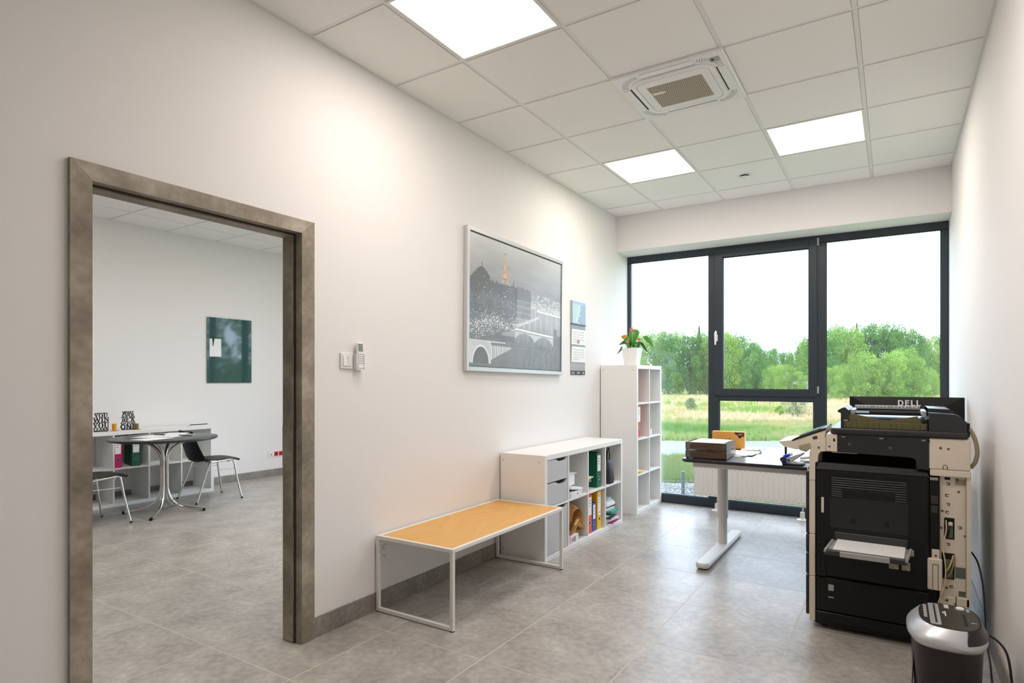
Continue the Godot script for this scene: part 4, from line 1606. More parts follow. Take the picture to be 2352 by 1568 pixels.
# ------------------------------------------------------------------ things on the left wall
func wall_things():
	# framed print
	var p = thing("framed_print", "large silver-framed black and white city print with one amber tower", "picture", v3(0.0, 1.837, -3.955), PI / 2)
	p.rotation.z = -0.014
	var w = 1.395
	var h = 0.985
	var f = 0.028
	var d0 = 0.004
	var d1 = 0.036
	for s in [-1, 1]:
		put(G().box(v3(s * (w / 2 - f / 2), 0, (d0 + d1) / 2), v3(f, h, d1 - d0), 0.002), "frame_rail", M.picture_frame, p)
		put(G().box(v3(0, s * (h / 2 - f / 2), (d0 + d1) / 2), v3(w - 2 * f, f, d1 - d0), 0.002), "frame_rail", M.picture_frame, p)
	put(G().box(v3(0, 0, 0.0065), v3(w - 2 * f, h - 2 * f, 0.005)), "backing", M.picture_frame, p)
	var a = w / 2 - f - 0.008
	var b = h / 2 - f - 0.008
	var pr = put(G().box(v3(0, 0, 0.018), v3(a * 2, b * 2, 0.018)), "canvas", M.dark_grey, p)
	var q = G()
	q.quad(v3(-a, -b, 0.0275), v3(a, -b, 0.0275), v3(a, b, 0.0275), v3(-a, b, 0.0275))
	put(q, "print", M.print_city, pr)
	# three-month calendar
	var c = thing("wall_calendar", "narrow hanging wall calendar with coast picture right of the framed print", "calendar", v3(0.0, 1.34, -5.005), PI / 2)
	put(G().box(v3(0, 0.335, 0.0025), v3(0.3, 0.67, 0.003)), "backing", M.grey_plastic, c)
	var hd = put(G().box(v3(0.0, 0.568, 0.008), v3(0.3, 0.205, 0.006), 0.001), "head_board", M.paper_shade, c)
	q = G()
	q.quad(v3(-0.148, 0.468, 0.0115), v3(0.148, 0.468, 0.0115), v3(0.148, 0.67, 0.0115), v3(-0.148, 0.67, 0.0115))
	put(q, "picture", M.print_map, hd)
	put(G().box(v3(0, 0.461, 0.01), v3(0.302, 0.01, 0.008), 0.001), "slider_bar", M.dark_grey, c)
	put(G().box(v3(0, 0.438, 0.006), v3(0.296, 0.036, 0.004)), "month_strip", mat("strip", srgb(150, 162, 172), 0.6), c)
	for k in 2:
		var y = [0.345, 0.185][k]
		var sh = put(G().at(v3(0, y, 0.009), v3(0.02, 0, 0)).box(Vector3.ZERO, v3(0.28, 0.142, 0.006)), "month_pad", M.paper, c)
		var g = G().at(v3(0, y, 0.009), v3(0.02, 0, 0))
		for i in 7:
			for j in 5:
				if j == 4 and i > 3:
					continue
				g.box(v3(-0.1 + i * 0.032, 0.042 - j * 0.022, 0.0033), v3(0.012, 0.007, 0.0006))
		put(g, "day_numbers", M.ink_pale, sh)
	var ring = []
	for k in 17:
		ring.append(v3(-0.01 + cos(TAU * k / 16.0) * 0.017, 0.305 + sin(TAU * k / 16.0) * 0.015, 0.0145))
	put(G().tube(ring, 0.0022, 6, false), "date_ring", M.red, c)
	put(G().box(v3(0, 0.262, 0.007), v3(0.29, 0.018, 0.004)), "month_strip", M.strip, c)
	var ft = put(G().box(v3(0, 0.018, 0.006), v3(0.288, 0.036, 0.004)), "foot_strip", M.dark_grey, c)
	var g2 = G()
	for k in [[-0.11, 0.022, 0.05], [-0.11, 0.011, 0.06], [0.0, 0.022, 0.07], [0.0, 0.012, 0.05], [0.105, 0.022, 0.04], [0.105, 0.012, 0.05]]:
		g2.box(v3(k[0], k[1], 0.0085), v3(k[2], 0.005, 0.001))
	put(g2, "foot_print", M.paper_shade, ft)
	# switch
	var s = thing("light_switch", "white double rocker light switch right of the door casing", "switch", v3(0, 1.393, -2.226), PI / 2)
	put(G().box(v3(0, 0, 0.005), v3(0.083, 0.086, 0.01), 0.003), "cover_plate", M.white_plastic, s)
	for k in [-1, 1]:
		put(G().at(v3(k * 0.0142, 0, 0.0118), v3(0.05 * k, 0, 0)).box(Vector3.ZERO, v3(0.0275, 0.056, 0.005), 0.0012), "rocker", M.white_plastic, s)
	# remote control in its holder
	var r = thing("remote_control", "white air-conditioner remote with small grey display in a wall holder", "remote", v3(0, 1.42, -2.303), PI / 2)
	var bd = put(G().at(v3(0, 0.002, 0.024), v3(-0.06, 0, 0)).box(v3(0, 0, 0), v3(0.046, 0.145, 0.018), 0.006), "body", M.white_plastic, r)
	put(G().at(v3(0, 0.002, 0.024), v3(-0.06, 0, 0)).box(v3(0, 0.043, 0.0092), v3(0.031, 0.042, 0.001)), "display", M.lcd, bd)
	var bt = G().at(v3(0, 0.002, 0.024), v3(-0.06, 0, 0))
	for i in 3:
		for j in 5:
			bt.box(v3(-0.011 + i * 0.011, 0.008 - j * 0.0125, 0.0094), v3(0.007, 0.006, 0.0018), 0.0005)
	put(bt, "button", M.grey_plastic, bd)
	var hg = G()
	hg.span(v3(-0.028, -0.07, 0.0), v3(0.028, 0.0, 0.004))
	hg.span(v3(-0.03, -0.07, 0.0), v3(-0.0255, 0.01, 0.032), 0.001)
	hg.span(v3(0.0255, -0.07, 0.0), v3(0.03, 0.01, 0.032), 0.001)
	hg.span(v3(-0.03, -0.075, 0.0), v3(0.03, -0.07, 0.036), 0.001)
	put(hg, "holder", M.white_plastic, r)
	# double socket under the coffee table
	var k2 = thing("wall_socket", "white double wall socket behind the coffee table", "socket", v3(0, 0.307, -2.496), PI / 2)
	put(G().box(v3(0, 0, 0.005), v3(0.082, 0.086, 0.01), 0.003), "cover_plate", M.white_plastic, k2)
	for y in [-0.02, 0.02]:
		var e = put(G().at(v3(0, y, 0.0102), v3(PI / 2, 0, 0)).lathe([[0.0195, 0.0], [0.0195, 0.003], [0.0165, 0.003], [0.016, -0.004], [0.0, -0.004]], 20), "socket_cup", M.white_plastic, k2)
		var g = G()
		for x in [-0.0095, 0.0095]:
			g.disc_rod(v3(x, y, 0.006), v3(x, y, 0.0075), 0.0028, 8)
		g.disc_rod(v3(0, y + 0.009, 0.006), v3(0, y + 0.009, 0.016), 0.0022, 8)
		put(g, "contact", M.dark_grey, e)


# ------------------------------------------------------------------ things on the ceiling
func ceiling_things():
	# air-conditioner cassette
	var o = thing("air_conditioner", "square white ceiling air-conditioner cassette with perforated middle", "air conditioner", v3(1.405, CEIL, -3.4885))
	var g = G()
	# frame ring round the middle and the four flaps
	g.box(v3(0, -0.002, 0), v3(0.62, 0.03, 0.62), 0.006)
	put(g, "face_plate", M.white_plastic, o)
	# inner panel with round corners
	var ring = func(hw, y, rad):
		var out = []
		for k in 4:
			var cx = [1, -1, -1, 1][k] * (hw - rad)
			var cz = [1, 1, -1, -1][k] * (hw - rad)
			for i in 7:
				var a = PI / 2 * (k + i / 6.0)
				out.append(v3(cx + cos(a) * rad, y, cz + sin(a) * rad))
		return out
	put(G().loft([ring.call(0.232, -0.016, 0.08), ring.call(0.232, -0.022, 0.08), ring.call(0.226, -0.026, 0.075), ring.call(0.207, -0.027, 0.05), ring.call(0.207, -0.018, 0.05)], false, true, 0.8), "inner_ring", M.white_plastic, o)
	put(G().loft([ring.call(0.204, -0.016, 0.048), ring.call(0.204, -0.026, 0.048), ring.call(0.2, -0.029, 0.045)], true, true, 0.8), "inner_panel", M.white_plastic, o)
	# perforated grille: a plate with real round holes would be 2 px each; flat dark squares in rows paint their shade
	put(G().box(v3(0.005, -0.0292, 0.0), v3(0.312, 0.0012, 0.282)), "grille", mat("grille_plate", srgb(196, 184, 168), 0.5), o)
	var h = G()
	for j in 23:
		for i in 26:
			var x = -0.151 + i * 0.012 + (0.006 if j % 2 == 1 else 0.0)
			var z = -0.134 + j * 0.0122
			if x > 0.158 or (x < -0.09 and absf(z - 0.05) < 0.014):
				continue
			h.box(v3(x + 0.002, -0.0295, z), v3(0.0068, 0.001, 0.0068))
	put(h, "grille_hole_shades", mat("grille_hole_shade", srgb(96, 78, 62), 0.9), o).set_meta("kind", "stuff")
	put(G().box(v3(-0.105, -0.0305, 0.05), v3(0.07, 0.002, 0.016)), "badge", M.white_plastic, o)
	# four flaps with a dark strip painting the slot shade along the inner edge
	for k in 4:
		var b = Basis(Vector3.UP, PI / 2 * k)
		var f = G()
		f.xf = Transform3D(b, Vector3.ZERO)
		f.box(v3(0, -0.019, 0.268), v3(0.3, 0.006, 0.042), 0.002)
		var fl = put(f, "flap", M.white_plastic, o)
		var s = G()
		s.xf = Transform3D(b, Vector3.ZERO)
		s.box(v3(0, -0.0175, 0.2435), v3(0.3, 0.0014, 0.008))
		put(s, "outlet_slot_shade", M.hole_shade_or_black, fl)
		var dots = G()
		dots.xf = Transform3D(b, Vector3.ZERO)
		for i in 13:
			for j in 4:
				var a = PI / 2 * (i + 0.5) / 13.0
				var rad = 0.088 + j * 0.009
				dots.box(v3(0.165 + cos(a) * rad, -0.0174, 0.165 + sin(a) * rad), v3(0.0034, 0.0014, 0.0034))
		put(dots, "corner_hole_shades", M.grille_hole_shade, o).set_meta("kind", "stuff")  # dark dots painted for the shade in the corner perforations
	put(G().box(v3(0.255, -0.0178, 0.235), v3(0.05, 0.002, 0.05)), "receiver_plate", M.grey_plastic, o)
	put(G().at(v3(0.243, -0.02, 0.24)).lathe([[0.0, -0.003], [0.008, -0.002], [0.009, 0.001]], 14), "receiver_eye", M.black_gloss, o)
	# smoke detector
	var d = thing("smoke_detector", "round white smoke detector on the ceiling near the window", "detector", v3(1.405, CEIL, -5.29))
	put(G().lathe([[0.0, -0.001], [0.062, -0.001], [0.062, 0.004]], 28), "base_ring", M.white_plastic, d)
	put(G().lathe([[0.0, -0.026], [0.03, -0.026], [0.036, -0.022], [0.038, -0.012], [0.036, -0.0115], [0.034, -0.0115]], 28), "cap", M.white_plastic, d)
	put(G().lathe([[0.032, -0.0125], [0.033, -0.001]], 24), "sensing_gap_shade", M.hole_shade_or_black, d)  # near-black band paints the shade inside the gap


# ------------------------------------------------------------------ desk by the window
const DESK_Y = 0.74


func rounded(x0, x1, z0, z1, rad, y, n = 6):
	var out = []
	var cx = [x1 - rad, x0 + rad, x0 + rad, x1 - rad]
	var cz = [z1 - rad, z1 - rad, z0 + rad, z0 + rad]
	for k in 4:
		for i in n + 1:
			var a = PI / 2 * (k + i / float(n))
			out.append(v3(cx[k] + cos(a) * rad, y, cz[k] + sin(a) * rad))
	return out


func slab(g, x0, x1, z0, z1, y0, y1, rad, ch = 0.002, n = 6):
	return g.loft([rounded(x0 + ch, x1 - ch, z0 + ch, z1 - ch, maxf(rad - ch, 0.0005), y0, n), rounded(x0, x1, z0, z1, rad, y0 + ch, n), rounded(x0, x1, z0, z1, rad, y1 - ch, n), rounded(x0 + ch, x1 - ch, z0 + ch, z1 - ch, maxf(rad - ch, 0.0005), y1, n)], true, true, 0.6)


func desk_and_things():
	var d = thing("office_desk", "sit-stand desk with dark top and white T-shaped legs by the window", "desk", v3(1.98, 0, -4.75))
	put(slab(W(d), 1.19, 2.78, -5.29, -4.205, DESK_Y - 0.022, DESK_Y, 0.06, 0.003), "desk_top", M.desk_black, d)
	for x in [1.358, 2.6]:
		put(W(d).span(v3(x - 0.025, 0.69, -5.2), v3(x + 0.025, DESK_Y - 0.022, -4.3), 0.003), "bearer", M.white_steel, d)
	put(W(d).span(v3(1.262, 0.68, -4.3), v3(2.7, DESK_Y - 0.022, -4.268), 0.003), "cross_beam", M.white_steel, d)
	put(W(d).span(v3(1.39, 0.66, -4.77), v3(2.57, 0.7, -4.73), 0.003), "cross_beam", M.white_steel, d)
	for x in [1.355, 2.6]:
		var leg = put(W(d).disc_rod(v3(x, 0.04, -4.75), v3(x, 0.3, -4.75), 0.032, 24), "leg", M.white_steel, d)
		put(W(leg).disc_rod(v3(x, 0.24, -4.75), v3(x, 0.695, -4.75), 0.038, 24), "outer_sleeve", M.white_steel, leg)
		put(slab(W(d), x - 0.045, x + 0.045, -5.24, -4.14, 0.008, 0.045, 0.035, 0.008), "foot", M.white_steel, d)
		put(slab(W(d), x - 0.036, x + 0.036, -5.22, -4.155, 0.0, 0.009, 0.03, 0.001), "foot_pad", M.black_plastic, d)
	# letter trays
	for k in 2:
		var t = thing("letter_tray", ["lower smoky brown letter tray on the desk corner", "upper smoky brown letter tray, stacked on the other"][k], "letter tray", v3(1.345, DESK_Y + 0.0045 + k * 0.0575, -4.435), 0.0, "letter trays on the desk")
		t.rotation.y = 0.03
		var g = G()
		g.span(v3(-0.14, 0.004, -0.165), v3(0.14, 0.007, 0.165))
		g.span(v3(-0.14, 0.0, 0.162), v3(0.14, 0.05, 0.165))
		g.span(v3(-0.14, 0.0, -0.165), v3(-0.137, 0.052, 0.165))
		g.span(v3(0.137, 0.0, -0.165), v3(0.14, 0.052, 0.165))
		g.span(v3(-0.142, 0.048, 0.16), v3(0.142, 0.051, 0.167))
		put(g, "tray_body", M.smoke_plastic, t)
		var f = G()
		for x in [-0.13, 0.13]:
			for z in [-0.15, 0.15]:
				f.box(v3(x, -0.001, z), v3(0.014, 0.006, 0.014))
		put(f, "foot", M.black_plastic, t)
		var n = [6, 8][k]
		var pile = thing("paper_pile", ["pile of brown and white papers in the lower letter tray", "pile of papers topped by a white sheet in the upper letter tray"][k], "papers", t.position, t.rotation.y, "papers in the letter trays")
		for i in n:
			var m = [M.paper, M.paper_shade, M.kraft][0 if i == n - 1 else (i * 2) % 3]
			put(G().at(v3(0.004 * sin(i * 2.1), 0.0105 + i * (0.0056 if k == 1 else 0.0048), 0.006 * cos(i * 1.7)), v3(0, 0.04 * sin(i * 3.3), 0.0)).box(Vector3.ZERO, v3(0.225, 0.0042, 0.3)), "sheet", m, pile)
	# loose papers behind the trays
	for i in 3:
		var s = put(G().box(v3(0, 0.001, 0), v3(0.21, 0.0016, 0.29)), "loose_sheet", [M.paper, M.paper_shade, M.paper][i])
		s.position = v3(1.47 + i * 0.012, DESK_Y + 0.0005 + i * 0.0022, -4.68 - i * 0.03)
		s.rotation.y = -0.35 + i * 0.16
		tag(s, ["lowest loose sheet on the desk behind the letter trays", "middle loose sheet on the desk behind the letter trays", "topmost loose sheet on the desk behind the letter trays"][i], "papers", "loose sheets on the desk")
	# catalogue under the carton
	var ca = thing("catalogue", "open yellow-white catalogue lying behind the letter trays", "catalogue", v3(1.46, DESK_Y, -5.0), 0.12)
	for i in 2:
		put(G().at(v3(0.045 + i * 0.004, 0.004 + i * 0.005, 0), v3(0, 0, 0.03 + i * 0.03)).box(Vector3.ZERO, v3(0.13, 0.005, 0.2)), "page_block", M.pale_card if i == 0 else M.paper, ca)
	put(G().at(v3(0.112, 0.016, 0), v3(0, 0, 0.55)).box(Vector3.ZERO, v3(0.04, 0.002, 0.2)), "raised_page", M.paper, ca)
	# carton
	var b = thing("orange_carton", "orange carton with a brown corner label standing on the desk", "box", v3(1.335, DESK_Y + 0.0005, -5.03), 0.02)
	put(G().span(v3(-0.125, 0, -0.03), v3(0.125, 0.138, 0.02), 0.004), "carton", M.orange_card, b)
	put(G().span(v3(0.1245, 0.001, -0.029), v3(0.1262, 0.137, 0.019), 0.0004), "side_panel", M.pale_card, b)
	put(G().prism([Vector2(0.048, 0.133), Vector2(0.122, 0.133), Vector2(0.122, 0.104), Vector2(0.102, 0.097), Vector2(0.092, 0.085), Vector2(0.083, 0.088), Vector2(0.072, 0.108), Vector2(0.05, 0.123)], 0.0203, 0.0209), "corner_label", M.brown_print, b)
	lettering("oori", 0.012, 0.0006, M.pale_card, b, v3(0.092, 0.118, 0.0213), Vector3.ZERO, "Droid Serif", 700)
	var pm = G()
	pm.span(v3(-0.02, 0.072, 0.02), v3(-0.006, 0.077, 0.0206))
	pm.span(v3(0.006, 0.07, 0.02), v3(0.022, 0.08, 0.0206))
	put(pm, "front_print", M.brown_print, b)
	# ruler
	var ru = put(G().box(v3(0, 0.0015, 0), v3(0.034, 0.003, 0.47), 0.0008), "ruler", M.white_plastic)
	ru.position = v3(1.566, DESK_Y, -5.0)
	ru.rotation.y = -0.04
	tag(ru, "white plastic ruler lying on the dark desk top", "ruler")
	# hole punch
	var p = thing("hole_punch", "blue and grey lever hole punch at the front edge of the desk", "hole punch", v3(1.905, DESK_Y, -4.3), -0.12)
	put(slab(G(), -0.06, 0.065, -0.045, 0.045, 0.0, 0.007, 0.015, 0.001), "base_plate", M.black_plastic, p)
	put(slab(G(), -0.045, 0.06, -0.04, 0.04, 0.007, 0.018, 0.015, 0.003), "chip_tray", M.grey_front, p)
	put(G().disc_rod(v3(-0.045, 0.036, -0.05), v3(-0.045, 0.036, 0.05), 0.017, 18), "barrel", M.blue, p)
	put(G().span(v3(-0.062, 0.006, -0.045), v3(-0.03, 0.03, 0.045), 0.003), "cheek", M.blue, p)
	put(G().at(v3(-0.033, 0.058, 0), v3(0, 0, 0.35)).box(Vector3.ZERO, v3(0.045, 0.018, 0.075), 0.005), "body", M.blue, p)
	put(G().disc_rod(v3(-0.052, 0.034, 0.045), v3(-0.052, 0.034, 0.056), 0.016, 18), "end_cap", M.dark_grey, p)
	for z in [-0.042, 0.042]:
		var a = G()
		a.prism([Vector2(-0.03, 0.018), Vector2(-0.01, 0.018), Vector2(0.062, 0.074), Vector2(0.05, 0.076), Vector2(0.0, 0.056), Vector2(-0.03, 0.04)], z - 0.004, z + 0.004)
		put(a, "lever_arm", M.grey_front, p)
		put(G().disc_rod(v3(-0.017, 0.03, z - 0.005), v3(-0.017, 0.03, z + 0.0055), 0.008, 14), "pivot", M.dark_grey, p)
	put(G().at(v3(0.03, 0.058, 0), v3(0, 0, 0.66)).box(Vector3.ZERO, v3(0.07, 0.006, 0.08), 0.002), "lever", M.grey_front, p)
	# white stapler
	var s2 = thing("white_stapler", "white stapler behind the hole punch, half hidden by the copier", "stapler", v3(1.99, DESK_Y, -4.5), 0.2)
	put(slab(G(), -0.07, 0.08, -0.02, 0.02, 0.0, 0.012, 0.008, 0.002), "base", M.white_plastic, s2)
	put(G().at(v3(0, 0.034, 0), v3(0, 0, 0.16)).box(Vector3.ZERO, v3(0.14, 0.02, 0.03), 0.006), "arm", M.white_plastic, s2)
	put(G().span(v3(0.05, 0.01, -0.014), v3(0.078, 0.04, 0.014), 0.003), "hinge_block", M.grey_front, s2)
	# pen behind
	var pen = put(G().tube([v3(0, 0, 0), v3(0, 0.09, 0.01)], 0.008, 10), "marker_pen", M.dark_grey)
	pen.position = v3(1.805, DESK_Y, -4.7)
	tag(pen, "dark marker standing on the desk under the copier control panel", "marker")
	# white lead hanging over the desk edge
	var wl = put(G().tube([v3(1.985, DESK_Y + 0.004, -4.24), v3(1.998, DESK_Y + 0.002, -4.205), v3(2.005, DESK_Y - 0.04, -4.19), v3(2.02, DESK_Y - 0.1, -4.185)], 0.0025, 6), "white_lead", M.white_plastic)
	tag(wl, "thin white lead hanging over the desk edge", "cable")
	monitor()
	radiator()


func monitor():
	var o = thing("monitor", "black monitor seen from behind, standing on the desk by the right wall", "monitor", v3(2.52, DESK_Y, -4.72))
	var h = 0.355
	var w = 0.636
	var yc = 0.262
	var tilt = v3(-0.05, 0, 0)
	put(G().at(v3(0, yc, -0.03), tilt).box(v3(0, 0, 0), v3(w, h, 0.03), 0.004), "screen_case", M.black_plastic, o)
	put(G().at(v3(0, yc, -0.03), tilt).box(v3(0, 0, -0.0155), v3(w - 0.03, h - 0.03, 0.001)), "screen", M.black_gloss, o)
	# the back bulges like a low pyramid
	var ring = func(hw, hh, z):
		return [v3(-hw, -hh, z), v3(hw, -hh, z), v3(hw, hh, z), v3(-hw, hh, z)]
	var bk = put(G().at(v3(0, yc, -0.03), tilt).loft([ring.call(w / 2 - 0.002, h / 2 - 0.002, 0.014), ring.call(w / 2 - 0.03, h / 2 - 0.012, 0.02), ring.call(0.2, 0.1, 0.048), ring.call(0.19, 0.09, 0.05)], false, true, 0.99), "back_cover", M.black_plastic, o)
	lettering("DELL", 0.04, 0.004, M.grey_front, bk, v3(0.022, yc + 0.137, 0.007), v3(-0.44, 0, 0), "Droid Sans", 800, "logo", 0.125)
	var g = G()
	for k in 14:
		g.at(v3(0, yc, -0.03), tilt).box(v3(-0.15 + k * 0.023, -0.03, 0.0505), v3(0.014, 0.06, 0.002))
	put(g, "vent_shade", M.hole_shade_or_black, bk)  # dark bars paint the shade of the vent slits
	put(G().span(v3(-0.035, 0.01, -0.015), v3(0.035, 0.3, 0.03), 0.006), "neck", M.black_plastic, o)
	put(slab(G(), -0.13, 0.13, -0.1, 0.09, 0.0, 0.014, 0.03, 0.003), "foot", M.black_plastic, o)


func radiator():
	var o = thing("radiator", "white panel radiator on a foot in front of the glass", "radiator", v3(1.36, 0, -6.11))
	var x0 = 0.772
	var x1 = 1.95
	var y0 = 0.146
	var y1 = 0.436
	var z1 = -6.06
	var pitch = 0.0465
	# front panel: flutes pressed in
	var n = int((x1 - x0 - 0.04) / pitch)
	var g = W(o)
	g.span(v3(x0, y0, z1 - 0.004), v3(x1, y0 + 0.028, z1))
	g.span(v3(x0, y1 - 0.028, z1 - 0.004), v3(x1, y1, z1))
	var prof = [[0.0, 0.0], [0.0195, 0.0], [0.022, -0.0035], [0.0245, -0.0035], [0.027, 0.0], [pitch, 0.0]]
	for i in n:
		var bx = x0 + 0.02 + i * pitch
		for k in prof.size() - 1:
			var a = prof[k]
			var b = prof[k + 1]
			g.quad(v3(bx + a[0], y0 + 0.028, z1 + a[1]), v3(bx + b[0], y0 + 0.028, z1 + b[1]), v3(bx + b[0], y1 - 0.028, z1 + b[1]), v3(bx + a[0], y1 - 0.028, z1 + a[1]))
	g.span(v3(x0, y0 + 0.028, z1 - 0.004), v3(x0 + 0.02, y1 - 0.028, z1))
	g.span(v3(x0 + 0.02 + n * pitch, y0 + 0.028, z1 - 0.004), v3(x1, y1 - 0.028, z1))
	put(g, "front_panel", M.white_steel, o)
	put(W(o).span(v3(x0 + 0.01, y0 + 0.01, z1 - 0.1), v3(x1 - 0.01, y1 - 0.01, z1 - 0.012), 0.003), "core", M.white_steel, o)
	for x in [x0 - 0.002, x1 - 0.006]:
		put(W(o).span(v3(x, y0 + 0.002, z1 - 0.104), v3(x + 0.008, y1 + 0.003, z1 - 0.002), 0.002), "end_cover", M.white_steel, o)
	g = W(o)
	for i in n + 1:
		g.span(v3(x0 + 0.012 + i * pitch, y1 - 0.02, z1), v3(x0 + 0.03 + i * pitch, y1 - 0.016, z1 + 0.0006))
		g.span(v3(x0 + 0.012 + i * pitch, y0 + 0.016, z1), v3(x0 + 0.03 + i * pitch, y0 + 0.02, z1 + 0.0006))
	put(g, "press_mark", M.grey_plastic, o)
	for x in [0.985, 1.75]:
		var f = put(W(o).span(v3(x - 0.018, 0.0, -6.14), v3(x + 0.018, 0.075, -6.09), 0.005), "foot", M.white_steel, o)
		put(W(f).disc_rod(v3(x + 0.004, 0.07, -6.115), v3(x + 0.004, 0.15, -6.115), 0.009, 10), "foot_rod", M.chrome, f)
		put(G().at(v3(x, 0, -6.1) - base_of(f)).lathe([[0.05, 0.0], [0.05, 0.008], [0.03, 0.014], [0.02, 0.02], [0.0, 0.02]], 20), "floor_plate", M.white_steel, f)


# ------------------------------------------------------------------ copier: its side faces the room, its front faces left
func copier():
	var o = thing("photocopier", "tall black and cream office photocopier by the right wall, side panel removed", "photocopier", v3(2.43, 0, -3.8))
	var F = -3.5
	var B = -4.13
	var K = M.black_plastic
	# main carcass
	put(W(o).span(v3(2.112, 0.035, B), v3(2.64, 0.83, F - 0.03), 0.006), "carcass", K, o)
	put(W(o).span(v3(2.64, 0.035, B), v3(2.742, 0.83, F - 0.075), 0.004), "rear_carcass", M.cream_dark, o)
	put(slab(W(o), 2.1, 2.62, B + 0.02, F - 0.005, 0.022, 0.09, 0.03, 0.004), "plinth", K, o)
	put(W(o).span(v3(2.6, 0.022, B + 0.02), v3(2.76, 0.1, F - 0.01), 0.004), "rear_plinth", M.cream, o)
	for x in [2.15, 2.68]:
		for z in [F - 0.06, B + 0.06]:
			put(W(o).disc_rod(v3(x - 0.012, 0.0125, z), v3(x + 0.012, 0.0125, z), 0.0125, 14), "caster", K, o)
	# front door edge, cream, with seams; the top part sweeps back into the scanner arm
	var ys = [0.034, 0.268, 0.487, 0.768]
	for k in 3:
		put(W(o).span(v3(2.083, ys[k], B), v3(2.111, ys[k + 1] - 0.002, F), 0.003), "front_edge", M.cream, o)
	put(W(o).prism([Vector2(2.083, 0.768), Vector2(2.111, 0.768), Vector2(2.111, 0.862), Vector2(2.123, 0.868), Vector2(2.123, 0.893), Vector2(2.128, 0.91), Vector2(2.14, 0.92), Vector2(2.16, 0.922), Vector2(2.16, 1.0), Vector2(2.15, 0.985), Vector2(2.118, 0.968), Vector2(2.095, 0.945), Vector2(2.084, 0.912)], B, F), "scanner_arm", M.cream, o)
	put(W(o).span(v3(2.161, 0.922, B), v3(2.213, 1.013, F), 0.003), "scanner_corner", M.cream, o)
	put(W(o).span(v3(2.194, 0.975, F), v3(2.203, 0.99, F + 0.001)), "corner_slot_shade", M.hole_shade_or_black, o)  # dark patch painted for the shade in the slot
	screw(o, 2.128, 0.94, F)
	screw(o, 2.177, 0.948, F)
	# drawers on the front
	for q in [[0.062, 0.27], [0.275, 0.383], [0.387, 0.482], [0.486, 0.812]]:
		put(W(o).span(v3(2.067, q[0], B + 0.01), v3(2.083, q[1], F - 0.004), 0.004), "drawer_front", mat("drawer_navy", srgb(38, 40, 52), 0.4) if not M.has("drawer_navy") else M.drawer_navy, o)
	# big side door
	var d = put(W(o).span(v3(2.113, 0.275, F - 0.03), v3(2.6, 0.832, F), 0.008), "side_door", K, o)
	put(W(d).loft([[v3(2.114, 0.83, F), v3(2.6, 0.828, F), v3(2.6, 0.828, F - 0.06), v3(2.114, 0.83, F - 0.06)], [v3(2.124, 0.862, F - 0.016), v3(2.59, 0.856, F - 0.016), v3(2.59, 0.856, F - 0.06), v3(2.124, 0.862, F - 0.06)]], true, true, 0.99), "door_crown", K, d)
	put(W(d).span(v3(2.119, 0.828, F - 0.0015), v3(2.598, 0.8315, F + 0.0012), 0.0005), "painted_edge_highlight", M.dark_grey, d)  # paler strip painted in for the highlight along the door edge
	# recessed field with louvres
	var fr = W(d)
	fr.span(v3(2.175, 0.806, F), v3(2.522, 0.809, F + 0.003))
	fr.span(v3(2.175, 0.53, F), v3(2.178, 0.806, F + 0.003))
	fr.span(v3(2.519, 0.53, F), v3(2.522, 0.806, F + 0.003))
	put(fr, "field_border", K, d)
	put(W(d).span(v3(2.179, 0.535, F), v3(2.518, 0.69, F + 0.0015)), "field", mat("black_field", srgb(24, 24, 25), 0.5), d)
	mat("louvre_black", srgb(36, 36, 38), 0.45)
	for i in 9:
		var y = 0.788 - i * 0.0115
		var segs = [[2.187, 2.51]] if i < 5 else [[2.187, 2.236], [2.463, 2.51]]
		for s in segs:
			var yl = y - 0.0
			put(W(d).at(v3((s[0] + s[1]) / 2, yl, F + 0.0015) - base_of(d), v3(-0.5, 0, 0)).box(Vector3.ZERO, v3(s[1] - s[0], 0.0048, 0.004)), "louvre", M.louvre_black, d)
	put(W(d).loft([[v3(2.24, 0.69, F + 0.001), v3(2.458, 0.69, F + 0.001), v3(2.458, 0.735, F + 0.001), v3(2.24, 0.735, F + 0.001)], [v3(2.25, 0.698, F + 0.005), v3(2.448, 0.698, F + 0.005), v3(2.448, 0.73, F + 0.003), v3(2.25, 0.73, F + 0.003)]], true, true, 0.99), "grip", K, d)
	for x in [2.283, 2.429]:
		put(W(d).span(v3(x - 0.01, 0.562, F + 0.0015), v3(x + 0.011, 0.59, F + 0.0025)), "notch_shade", M.hole_shade_or_black, d)  # flat dark patches paint the shade of the notches
	put(W(d).span(v3(2.2, 0.513, F), v3(2.516, 0.534, F + 0.001)), "feed_slot_shade", M.hole_shade_or_black, d)  # near-black strip paints the shade inside the feed opening
	put(W(d).span(v3(2.2, 0.47, F), v3(2.516, 0.513, F + 0.006), 0.003), "tray_back", M.dark_grey, d)
	# release lever on the door
	put(W(d).span(v3(2.135, 0.6, F), v3(2.165, 0.69, F + 0.0008)), "lever_well_shade", M.hole_shade_or_black, d)  # flat near-black patch paints the shade of the lever recess
	put(W(d).span(v3(2.14, 0.605, F), v3(2.152, 0.684, F + 0.008), 0.002), "release_lever", M.cream, d)
	put(W(d).span(v3(2.118, 0.275, F), v3(2.16, 0.455, F + 0.0035), 0.002), "door_rib", K, d)
	put(W(d).span(v3(2.13, 0.285, F + 0.0036), v3(2.14, 0.42, F + 0.0042)), "rib_groove_shade", M.hole_shade_or_black, d)  # dark strip painted as the shade of a groove
	# bypass tray with paper
	var t = put(W(o).span(v3(2.168, 0.437, -3.33), v3(2.51, 0.462, -3.305), 0.003), "bypass_tray", M.dark_grey, o)
